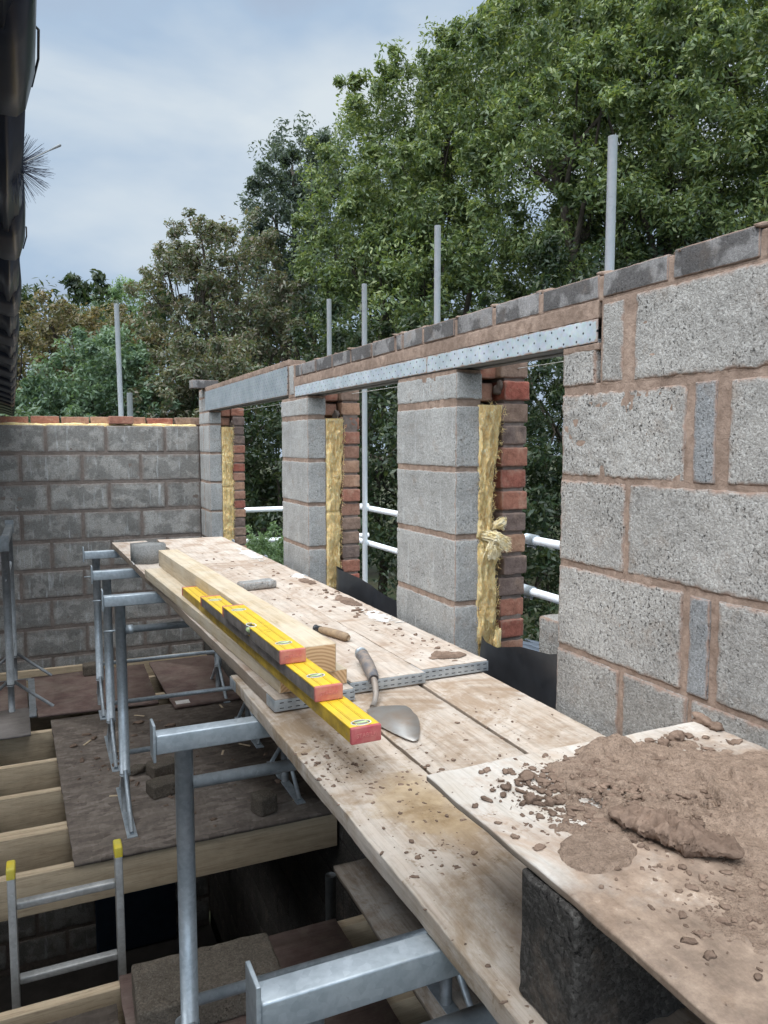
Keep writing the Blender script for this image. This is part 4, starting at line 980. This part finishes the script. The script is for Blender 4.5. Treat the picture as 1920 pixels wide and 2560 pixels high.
crumbs('rubble_dust', 'crumbs and flakes of rubble on the muddy board', [(.5, 4.0, .3, .5, 110, 1.5), (.3, 4.5, .2, .3, 40, 1.8)], DK, 35, (.003, .012))
mb = MB()
for q in range(9):
    a = np.array([.1 + rng.random() * 1., 3.4 + rng.random() * 1.6]); r_ = rng.random() * 3; l = .02 + .03 * rng.random()
    rbox(mb, a[0] - l, a[0] + l, a[1] - .006, a[1] + .006, DK + .001, DK + .005, .001, .001, .02, q, 30., rot=r_)
single('wood_chips', mb, M['joist'], 'small chips of wood lying on the muddy board', 'wood chips', kind='stuff', smooth=True)

# ladder in the opening
t = thing('aluminium_ladder', 'aluminium ladder with yellow end caps standing in the floor opening', 'ladder', (.035, 2.66, -4.28))
zt = -1.41; zb_ = -4.27; yt, yb = 2.752, 2.62
fy = lambda z: yb + (yt - yb) * (z - zb_) / (zt - zb_)
for x in (-.142, .198):
    mb = MB(); V = []
    rbox(mb, x - .004, x + .021, -.032, .032, zb_, zt - .03, .003, 0, .3)
    for k_ in range(len(mb.V)): mb.V[k_][:, 1] += fy(mb.V[k_][:, 2])
    s = part('stile', mb, M['alu'], t, True)
    mb = MB(); rbox(mb, x - .0055, x + .0225, fy(zt) - .034, fy(zt) + .034, zt - .034, zt + .006, .006, 0, .05); part('end_cap', mb, M['yellowcap'], s, True)
for k in range(10):
    z = -1.545 - .258 * k; mb = MB(); rbox(mb, -.122, .195, fy(z) - .016, fy(z) + .016, z - .013, z + .013, .006, 0, .2); part('rung', mb, M['alu'], t, True)

# prop in the lower room, lower room
mb = MB(); tube(mb, [(1.13, 3.1, -4.29), (1.13, 3.1, -1.93)], .024, 14); single('steel_prop', mb, M['galv_dark'], 'upright steel prop standing in the dark room below', 'prop', smooth=True)
mb = MB(); box(mb, -2.6, 1.26, -1.29, 6.65, -4.4, -4.3); single('floor', mb, M['slab'], kind='structure')
mb = MB(); rbox(mb, .3, .95, 6.52, 6.59, -4.29, -2.3, .01, 0, .5); single('door_leaf', mb, simple('dark_blue_paint', C(40, 54, 70), .6), 'dark blue door panel in the room below', 'door')

# ================================================================== house on the left with its eave overhead
hs = thing('house', 'existing house on the left whose black eave overhangs the picture', 'house', (-1.1, 2., -4.3))
mb = MB(); box(mb, -2.7, -2.6, -1.3, 7.2, -4.3, .2); box(mb, -2.6, 1.2, -1.4, -1.3, -4.3, -1.75); part('wall', mb, M['render'], hs)
ev = thing('tmp_root', None, None); bpy.data.objects.remove(ev)
KE = 1.8; rz = .0262; cs, sn = math.cos(rz), math.sin(rz)
def rot2(V): V = np.asarray(V, float); return KE * np.stack([.0135 + V[:, 0] * cs - V[:, 1] * sn, V[:, 0] * sn + V[:, 1] * cs, V[:, 2]], 1)
body = [(-.34, .200), (-.045, .176), (-.020, .168), (-.0155, .1645), (-.0135, .160), (-.0105, .1595), (-.0085, .1635), (-.0060, .168), (-.0030, .170), (-.0008, .176), (.0, .186), (-.001, .200), (-.006, .215), (-.02, .225), (-.34, .34)]
flange = [(-.34, .190), (-.05, .166), (-.024, .157), (-.014, .1535), (-.006, .1535), (-.002, .157), (.0022, .170), (.003, .186), (.002, .203), (-.005, .220), (-.02, .232), (-.34, .35)]
for k in range(15):
    y1 = .42 + .318 * k; y0 = y1 - .318
    if k == 0: y0 = -.9
    mb = MB(); n = len(body); V = []
    for y, s in ((y0, 0.), (y1, 0.)): V += [[x, y, z] for x, z in body]
    j = np.arange(n); kk = (j + 1) % n
    mb.add(rot2(V), [np.arange(n)[None, :], (np.arange(n)[None, ::-1] + n), np.stack([j, j + n, kk + n, kk], 1)])
    c = part('eave_tile', mb, M['roofblack'], hs)
    mb = MB(); n = len(flange); V = []; ysf = [y1 - .082, y1 - .065, y1 - .03, y1 - .004, y1]
    for q, y in enumerate(ysf):
        f = [0, .55, .9, 1., .8][q]
        for i_, (x, z) in enumerate(flange):
            # skewed lip: the outer side starts nearer than the under side
            yy = y - .05 * np.clip((z - .155) / .06, 0, 1) * (1 if q < 4 else 1)
            V.append([x * 1. - (1 - f) * .003, yy, z + (1 - f) * .008])
    j = np.arange(n); kk = (j + 1) % n; F = [np.arange(n)[None, :], (np.arange(n)[None, ::-1] + 4 * n)]
    for q in range(4): F.append(np.stack([j + q * n, j + (q + 1) * n, kk + (q + 1) * n, kk + q * n], 1))
    mb.add(rot2(V), F); part('flange', mb, M['roofblack'], c)
mb = MB()
for k in range(16):
    y1 = .42 + .318 * k
    for r_ in range(3):
        x1 = -.03 - .33 * r_; V = []
        for a in np.linspace(0, 1, 7):
            V += [[x1 - .36, y1 - .318 * a, .46 + .26 * r_ + .02 * math.sin(a * 6.28)], [x1, y1 - .318 * a, .235 + .26 * r_ + .02 * math.sin(a * 6.28)]]
        V = rot2(V); i = np.arange(6) * 2; mb.add(V, np.stack([i, i + 1, i + 3, i + 2], 1)); mb.add(V - [0, 0, .020], np.stack([i, i + 2, i + 3, i + 1], 1))
part('roof', mb, M['tile'], hs)
mb = MB(); box(mb, -1.9, -.58, -1.6, 8.4, .345, .375); part('soffit', mb, M['roofblack'], hs)
for y in (.44, .80):
    mb = MB(); tube(mb, rot2([(.001, y - .045, .188), (.0045, y - .035, .190), (.0050, y - .01, .188), (.002, y + .004, .180)]), .0011, 8); part('clip', mb, M['roofblack'], hs, True)

# gutter brush poking past the eave
bc = np.array([-.0065, .56, .176]) * KE
t = thing('gutter_brush', 'round black bristle brush sticking out past the black eave', 'brush', tuple(bc))
mb = MB()
for q in range(300):
    d = rng.normal(0, 1, 3); d[1] *= .35; d /= np.linalg.norm(d)
    L_ = KE * .0215 * (.85 + .25 * rng.random()); a = bc + np.array([0, rng.normal(0, .007), 0]); tube(mb, [a, a + d * L_ * .5, a + d * L_ + rng.normal(0, .0006, 3)], [.00025, .00022, .00014], 4, False)
part('bristles', mb, M['bristle'], t)
mb = MB(); e = at(150, 363, .60 * KE); tube(mb, [bc, bc * .3 + e * .7, e], [.0009, .0009, .0020], 6); part('wire', mb, M['galv_dark'], t)
ld = .04

# ================================================================== scaffold outside
def pole(name, pts, label, grp, cat, r_=.0205, clamps=()):
    t = thing(name, label, cat, tuple(pts[0]), group=grp)
    mb = MB(); tube(mb, pts, r_, 20); part('tube', mb, M['galv_pole'], t, True)
    for c, ax in clamps:
        mb = MB(); c = np.array(c); d = np.array(ax) * .045
        tube(mb, [c - d, c + d], r_ + .007, 18); o = part('coupler', mb, M['galv'], t, True)
        mb = MB(); dn = np.array([0, 0, -1.]); s_ = np.cross(ax, dn)
        for q in (-.6, .6): tube(mb, [c + d * q + dn * (r_ + .002), c + d * q + dn * (r_ + .022)], .007, 8); 
        tube(mb, [c - d * .8 + dn * (r_ + .014), c + d * .9 + dn * (r_ + .018)], .004, 8)
        part('bolt', mb, M['galv_dark'], o, True)
    return t
SP = 'upright scaffold tubes outside the wall'
for x, y, zt_, lb in ((2.3, 2.722, 1.312, 'tallest and nearest upright scaffold tube, at the right'), (2.3, 4.31, 1.337, 'upright scaffold tube above the middle of the wall, second from the right'), (2.3, 5.48, 1.202, 'upright scaffold tube that also shows through the middle opening'), (2.3, 6.255, 1.219, 'slender upright scaffold tube just left of the one in the middle opening'),
                  ):
    pole('scaffold_tube', [(x, y, -4.25), (x, y, zt_)], lb, SP, 'scaffold tube')
a = at(291, 760, 8.3); b = at(303, 1039, 8.3); d_ = (b - a) / (b[2] - a[2])
pole('scaffold_tube', [a + d_ * (-4.25 - a[2]), a], 'long upright scaffold tube beyond the far wall, at the left', SP, 'scaffold tube', .027)
a = at(324, 982, 9.0); pole('scaffold_tube', [(a[0], a[1], -4.25), tuple(a)], 'short stub of scaffold tube showing just above the far wall', SP, 'scaffold tube', .033)
GR = 'horizontal scaffold guard rails'
pole('guard_rail', [(2.352, -1., -.50), (2.352, 5.9, -.508)], 'upper horizontal guard rail outside the near and middle openings', GR, 'guard rail', .0215, [((2.352, 3.34, -.503), (0, 1, 0))])
pole('guard_rail', [(2.352, -1., -.775), (2.352, 5.9, -.782)], 'lower horizontal guard rail outside the near and middle openings', GR, 'guard rail', .0215, [((2.352, 3.36, -.779), (0, 1, 0))])
pole('guard_rail', [(-.5, 8.0, -.70), (3.4, 8.0, -.705)], 'upper horizontal guard rail seen through the left opening', GR, 'guard rail', .027)
pole('guard_rail', [(-.5, 8.0, -1.035), (3.4, 8.0, -1.04)], 'lower horizontal guard rail seen through the left opening', GR, 'guard rail', .027)
# lean-to slate roof outside the near opening
t = thing('slate_roof', 'blue-grey slate roof sloping away outside the near opening', 'roof', (2.2, 2.2, -1.6))
mb = MB()
for r_ in range(9):
    for k in range(11):
        y = .2 + k * .255 + (.127 if r_ % 2 else 0); x = 1.60 + r_ * .19
        zt_ = -.80 - r_ * .055
        V = [[x, y, zt_], [x + .24, y, zt_ - .066], [x + .24, y + .25, zt_ - .066], [x, y + .25, zt_]]
        V += [[a_[0], a_[1], a_[2] - .007] for a_ in V]; mb.add(V, np.array([[0, 1, 2, 3], [7, 6, 5, 4], [0, 4, 5, 1], [1, 5, 6, 2], [2, 6, 7, 3], [3, 7, 4, 0]]), None, rng.random())
part('slates', mb, M['slate'], t)
mb = MB(); rbox(mb, 1.60, 3.3, 3.12, 3.15, -1.32, -1.2, .005, 0, .5); rbox(mb, 3.3, 3.33, .1, 3.15, -1.5, -1.38, .005, 0, .5); part('fascia', mb, M['white_dust'], t)

# ================================================================== ground
g_ = 90; xx = np.linspace(-1, 1, g_); xx = np.sign(xx) * abs(xx) ** 2.2 * 220
XX, YY = np.meshgrid(xx, xx, indexing='ij'); PP = np.stack([XX.ravel() + 1, YY.ravel() + 4, XX.ravel() * 0], 1)
PP[:, 2] = -4.42 + .5 * vnoise(PP, .06, 5) * sm(8, 25, np.hypot(PP[:, 0], PP[:, 1])); i = np.arange(g_ - 1)[:, None] * g_ + np.arange(g_ - 1)[None, :]
mb = MB(); mb.add(PP, np.stack([i, i + g_, i + g_ + 1, i + 1], -1).reshape(-1, 4)); single('ground', mb, M['ground'], kind='structure', smooth=True)

# ================================================================== trees
def leaves(centers, rad, per, lx, seed, up=.35, flat=1.):
    rr = np.random.default_rng(seed); n = len(centers); N = n * per
    c = np.repeat(centers, per, 0); rd = np.repeat(rad, per)[:, None]
    d = rr.normal(0, 1, (N, 3)); d /= np.linalg.norm(d, axis=1, keepdims=True)
    P = c + d * rd * (rr.random((N, 1)) ** .45) * np.array([1, 1, flat])
    nrm = d * .5 + rr.normal(0, .6, (N, 3)) + np.array([0, 0, up]); nrm /= np.linalg.norm(nrm, axis=1, keepdims=True)
    a = np.cross(nrm, rr.normal(0, 1, (N, 3))); a /= np.linalg.norm(a, axis=1, keepdims=True); b = np.cross(nrm, a)
    s = lx * (.6 + .7 * rr.random((N, 1)))
    A = a * s; B = b * s * .36
    V = np.stack([P - A, P + B - A * .1 , P + A, P - B - A * .1], 1)
    V[:, 1] += nrm * s * .14; V[:, 3] += nrm * s * .14
    return V.reshape(-1, 3), np.arange(N * 4).reshape(-1, 4)
def tree(name, label, cat, blobs, mat, lx=.055, dens=1., per=80, cr=.30, seed=1, trunk=None, spire=.3, group=None, stuff=False, gap=.12, tr_r=.2, limbs=26, flat=.9):
    rr = np.random.default_rng(seed); Cs = []; Rs = []
    for (c, r3) in blobs:
        r3 = np.asarray(r3, float); n = int(dens * 9.5 * (r3[0] * r3[2] + r3[0] * r3[1]) / (cr * cr) * .16)
        d = rr.normal(0, 1, (n, 3)); d /= np.linalg.norm(d, axis=1, keepdims=True)
        k = rr.random((n, 1)); rad = np.where(k < .72, .80 + .28 * rr.random((n, 1)), .35 + .45 * rr.random((n, 1)))
        p = c + d * rad * r3; p += .22 * cr * rr.normal(0, 1, p.shape)
        gg = vnoise(p, 1.1 / max(.6, r3[0] * .5), seed + 3) > -1 + gap * 2.2 + rr.random(n) * .2
        Cs.append(p[gg]); Rs.append(cr * (.6 + .7 * rr.random(gg.sum())))
        m = int(n * spire * .7)                       # shoots that stand up out of the crown
        d2 = d[:m] * np.array([1, 1, .6]) + [0, 0, .5]; d2 /= np.linalg.norm(d2, axis=1, keepdims=True)
        for q in (1.03, 1.09, 1.15): Cs.append(c + d2 * r3 * q + [0, 0, .03] + rr.normal(0, .06, (m, 3))); Rs.append(np.full(m, cr * (.55 if q < 1.1 else .42 if q < 1.2 else .24)))
    Cs = np.concatenate(Cs); Rs = np.concatenate(Rs)
    V, F = leaves(Cs, Rs, per, lx, seed, flat=flat)
    mb = MB(); mb.add(V, F)
    if stuff: return single(name, mb, M[mat], label, cat, kind='stuff')
    cen = np.mean([b[0] for b in blobs], 0)
    base = np.array([cen[0], cen[1], -4.45]) if trunk is None else np.array([trunk[0], trunk[1], -4.45])
    t = thing(name, label, cat, tuple(base), group=group)
    part('crown', mb, M[mat], t)
    mb = MB(); fork = np.array([base[0] + rr.normal(0, .2), base[1], max(-4.2 + .35, min(cen[2] - .5, -1.5))])
    tube(mb, [base, (base + fork) / 2 + rr.normal(0, .08, 3), fork], [tr_r * 1.25, tr_r, tr_r * .8], 12)
    for (c, r3) in blobs:
        c = np.asarray(c, float); mid = (fork + c) / 2 + rr.normal(0, .25, 3) * np.array([1, 1, .4])
        p = [fork, mid, c]; pp = [np.array(fork) * (1 - q) ** 2 + 2 * mid * q * (1 - q) + c * q * q for q in np.linspace(0, 1, 9)]
        tube(mb, pp, np.linspace(tr_r * .62, tr_r * .22, 9), 8)
        for _ in range(max(3, limbs // len(blobs))):
            q0 = pp[int(rr.integers(4, 9))]; e = Cs[rr.integers(0, len(Cs))]; tries = 0
            while np.linalg.norm((e - c) / np.asarray(r3)) > 1.15 and tries < 30: e = Cs[rr.integers(0, len(Cs))]; tries += 1
            if tries < 30:
                mm = (q0 + e) / 2 + rr.normal(0, .12, 3); tube(mb, [q0, (q0 + mm) / 2 + rr.normal(0, .05, 3), mm, e], [tr_r * .26, tr_r * .18, tr_r * .12, tr_r * .04], 6)
    part('trunk', mb, M['bark'], t, True)
    return t
def B(u, v, d, r_, ry=None, rz_=None): return (at(u, v, d), (r_, ry or r_, rz_ or r_))
TG = 'trees behind the scaffold'
tree('oak_tree', 'largest green oak filling the upper right', 'tree',
     [B(1310, 235, 13, 1.35), B(1480, 90, 13.5, 1.7), B(1750, 20, 13, 1.9), B(1980, 250, 12.5, 2.), B(1680, 330, 12.2, 1.8), B(1400, 420, 12.4, 1.5), B(1560, 560, 12.6, 1.25), B(1850, 560, 12.5, 1.5), B(1300, 100, 14.5, .8), B(1650, -150, 14, 1.8), B(2150, 500, 13, 1.6)],
     'leaf_oak', .051, 1.45, 125, .30, 11, trunk=(9.6, 9.8), tr_r=.24, limbs=60)
tree('oak_tree', 'green oak left of the largest one, behind the middle of the wall', 'tree',
     [B(1120, 300, 15, 1.25), B(1010, 360, 15, 1.3), B(930, 500, 14.5, 1.15), B(1080, 560, 14, 1.35), B(880, 640, 14.2, .95), B(960, 780, 13.5, 1.1), B(1180, 700, 13.5, 1.3), B(1130, 190, 15.5, .8)],
     'leaf_oak', .052, 1.35, 120, .30, 12, tr_r=.2, limbs=44)
tree('holm_oak_tree', 'darker grey-green tree with sky holes, left of the oaks', 'tree',
     [B(735, 440, 18, .95), B(690, 540, 18, .8), B(800, 380, 18.5, .65), B(770, 600, 18, 1.0), B(690, 700, 18, .85), B(790, 760, 18, 1.), B(850, 480, 18.5, .8)],
     'leaf_dark', .062, 1.3, 76, .28, 13, tr_r=.17, limbs=44, gap=.2)
tree('cherry_tree', 'sparse brown-leaved tree in front of the dark grey-green one', 'tree',
     [B(500, 660, 14, .62, .7, .62), B(590, 650, 14.3, .72), B(470, 760, 13.8, .85), B(590, 800, 14, .9), B(420, 680, 14, .45), B(500, 580, 14.1, .24, .3, .3), B(660, 790, 14.2, .7), B(680, 890, 14, .7), B(540, 900, 13.5, .8)],
     'leaf_brown', .046, .92, 44, .22, 14, tr_r=.09, limbs=80, gap=.36, spire=.9)
tree('maple_tree', 'orange-brown tree with a thin top at the far left', 'tree',
     [B(110, 880, 16, .95), B(210, 880, 16.5, .8), B(40, 930, 15.5, .8), B(125, 790, 16, .38, .4, .45), B(280, 850, 17, .6), B(350, 880, 16.5, .7)],
     'leaf_orange', .052, 1.1, 50, .25, 15, tr_r=.13, limbs=50, gap=.12, spire=.6)
tree('conifer_tree', 'small dark green treetop far behind on the left', 'tree', [B(235, 800, 25, .85), B(180, 820, 25, .6)], 'leaf_green', .06, 1.6, 70, .28, 16, tr_r=.1, limbs=8, spire=.05)
tree('ash_tree', 'light green treetop far behind, left of the brown tree', 'tree', [B(325, 775, 26, .95), B(300, 840, 26, 1.)], 'leaf_pale', .07, 1.2, 50, .3, 17, tr_r=.15, limbs=8)
BG = 'bushes beyond the walls'
tree('hazel_bush', 'bright mid-green bush above the far wall on the left', 'bush', [B(230, 960, 11, .62), B(330, 1000, 11.3, .55), B(150, 1030, 10.8, .45), B(270, 900, 11.4, .42), B(250, 1080, 11, .7), B(100, 1100, 11, .6)], 'leaf_green', .042, 1.5, 90, .20, 18, tr_r=.08, group=BG, limbs=20)
tree('hawthorn_bush', 'brownish bush right of the bright green one above the far wall', 'bush', [B(430, 960, 11.6, .62), B(520, 1000, 11.8, .7), B(430, 1080, 11.5, .8), B(560, 920, 12.4, .5)], 'leaf_brown', .040, 1.4, 70, .20, 19, tr_r=.07, group=BG, limbs=24)
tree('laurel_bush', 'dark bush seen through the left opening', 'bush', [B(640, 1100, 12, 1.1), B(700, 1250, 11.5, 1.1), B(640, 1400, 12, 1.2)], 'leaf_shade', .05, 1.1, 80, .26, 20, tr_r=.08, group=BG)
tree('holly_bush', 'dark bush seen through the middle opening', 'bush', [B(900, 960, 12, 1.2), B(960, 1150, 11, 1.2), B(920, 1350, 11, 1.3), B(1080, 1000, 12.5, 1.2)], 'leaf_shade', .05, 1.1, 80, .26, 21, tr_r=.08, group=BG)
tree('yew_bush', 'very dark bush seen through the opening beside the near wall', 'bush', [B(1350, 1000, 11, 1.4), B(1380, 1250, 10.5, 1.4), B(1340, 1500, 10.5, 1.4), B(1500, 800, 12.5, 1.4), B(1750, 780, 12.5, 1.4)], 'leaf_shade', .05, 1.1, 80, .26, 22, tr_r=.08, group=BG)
tree('box_hedge', 'small pale green hedge below the left opening', 'hedge', [B(690, 1420, 7.6, .34), B(650, 1440, 7.6, .30), B(735, 1440, 7.4, .3)], 'leaf_pale', .022, 1.6, 60, .10, 23, tr_r=.03, limbs=6)
rr0 = np.random.default_rng(5)
bl = [B(u, v, 23 + 4 * rr0.random(), 2.2 + rr0.random()) for u in range(-300, 2700, 260) for v in (1010, 1330)] + [B(u, 760, 24, 2.2) for u in range(700, 2600, 260)]
tree('woodland', 'continuous belt of woodland closing the view behind the trees', 'woodland', bl, 'leaf_shade', .12, .75, 60, .5, 24, stuff=True)

# ================================================================== light and sky
w = bpy.data.worlds.new('World'); sc.world = w; w.use_nodes = True; nt = w.node_tree; nt.nodes.clear()
def N(typ, **kw):
    nd = nt.nodes.new('ShaderNode' + typ)
    for k, v in kw.items(): setattr(nd, k, v)
    return nd
SUN_EL, SUN_AZ = 46., 252.         # azimuth clockwise from +Y: behind the camera, a little to its left
sky = N('TexSky', sky_type='NISHITA', sun_disc=False, sun_elevation=R(SUN_EL), sun_rotation=R(SUN_AZ), air_density=1.2, dust_density=2.)
tc = N('TexCoord'); mp = N('Mapping'); mp.inputs['Scale'].default_value = (1., 1., 2.6); nt.links.new(tc.outputs['Generated'], mp.inputs['Vector'])
n1 = N('TexNoise'); n1.inputs['Scale'].default_value = 2.8; n1.inputs['Detail'].default_value = 5; n1.inputs['Roughness'].default_value = .5; n1.inputs['Distortion'].default_value = .25
mp.inputs['Location'].default_value = (.35, .2, .15)
nt.links.new(mp.outputs[0], n1.inputs['Vector'])
sx = N('SeparateXYZ'); nt.links.new(tc.outputs['Generated'], sx.inputs[0])
# cloud deck: a brighter break in the cloud about 20 degrees up
bd = N('MapRange', interpolation_type='SMOOTHSTEP'); bd.inputs[1].default_value = .17; bd.inputs[2].default_value = .32; nt.links.new(sx.outputs[2], bd.inputs[0])
bd2 = N('MapRange', interpolation_type='SMOOTHSTEP'); bd2.inputs[1].default_value = .36; bd2.inputs[2].default_value = .50; bd2.inputs[3].default_value = 1.; bd2.inputs[4].default_value = 0.; nt.links.new(sx.outputs[2], bd2.inputs[0])
mu = N('Math', operation='MULTIPLY'); nt.links.new(bd.outputs[0], mu.inputs[0]); nt.links.new(bd2.outputs[0], mu.inputs[1])
ad = N('Math', operation='MULTIPLY_ADD'); nt.links.new(mu.outputs[0], ad.inputs[0]); ad.inputs[1].default_value = .27; nt.links.new(n1.outputs['Fac'], ad.inputs[2])
cr = N('ValToRGB'); nt.links.new(ad.outputs[0], cr.inputs[0]); e = cr.color_ramp.elements
e[0].position = .42; e[0].color = C(176, 192, 214); e[1].position = .86; e[1].color = C(224, 234, 241)
q = cr.color_ramp.elements.new(.54); q.color = C(180, 202, 226)
zr = N('MapRange', interpolation_type='SMOOTHSTEP'); zr.inputs[1].default_value = .50; zr.inputs[2].default_value = .95; zr.inputs[3].default_value = 1.; zr.inputs[4].default_value = 3.0; nt.links.new(sx.outputs[2], zr.inputs[0])
wm = N('Mix', data_type='RGBA'); wr = N('MapRange', interpolation_type='SMOOTHSTEP'); wr.inputs[1].default_value = .50; wr.inputs[2].default_value = .75; nt.links.new(sx.outputs[2], wr.inputs[0]); nt.links.new(wr.outputs[0], wm.inputs[0]); nt.links.new(cr.outputs[0], wm.inputs[6]); wm.inputs[7].default_value = C(214, 219, 224)
vm = N('VectorMath', operation='SCALE'); nt.links.new(wm.outputs[2], vm.inputs[0]); nt.links.new(zr.outputs[0], vm.inputs['Scale'])
# sky boosted towards the hidden sun, behind the camera: added fill for upright faces
dt = N('VectorMath', operation='DOT_PRODUCT'); nt.links.new(tc.outputs['Generated'], dt.inputs[0]); dt.inputs[1].default_value = (math.sin(R(SUN_AZ - 20)), math.cos(R(SUN_AZ - 20)), .1)
gr = N('MapRange', interpolation_type='SMOOTHSTEP'); gr.inputs[1].default_value = -.15; gr.inputs[2].default_value = .8; gr.inputs[3].default_value = 1.; gr.inputs[4].default_value = 3.4; nt.links.new(dt.outputs['Value'], gr.inputs[0])
vm2 = N('VectorMath', operation='SCALE'); nt.links.new(vm.outputs[0], vm2.inputs[0]); nt.links.new(gr.outputs[0], vm2.inputs['Scale']); vm = vm2
b1 = N('Background'); nt.links.new(sky.outputs[0], b1.inputs[0]); b1.inputs[1].default_value = .07
b2 = N('Background'); nt.links.new(vm.outputs[0], b2.inputs[0]); b2.inputs[1].default_value = .92
mx = N('MixShader'); mx.inputs[0].default_value = .92; nt.links.new(b1.outputs[0], mx.inputs[1]); nt.links.new(b2.outputs[0], mx.inputs[2])
wo = N('OutputWorld'); nt.links.new(mx.outputs[0], wo.inputs[0])
sl = bpy.data.lights.new('sun', 'SUN'); sl.energy = 1.5; sl.angle = R(40); sl.color = (1, .985, .965)
so = bpy.data.objects.new('sun', sl); COL.objects.link(so); so.location = (0, 0, 20)
az, el = R(SUN_AZ), R(SUN_EL); dvec = Vector((math.sin(az) * math.cos(el), math.cos(az) * math.cos(el), math.sin(el)))
so.rotation_euler = dvec.to_track_quat('Z', 'Y').to_euler()

vs = sc.view_settings; vs.view_transform = 'Standard'; vs.look = 'None'; vs.exposure = .12; vs.gamma = 1.
sc.render.engine = 'CYCLES'; sc.cycles.max_bounces = 8; sc.cycles.use_denoising = True
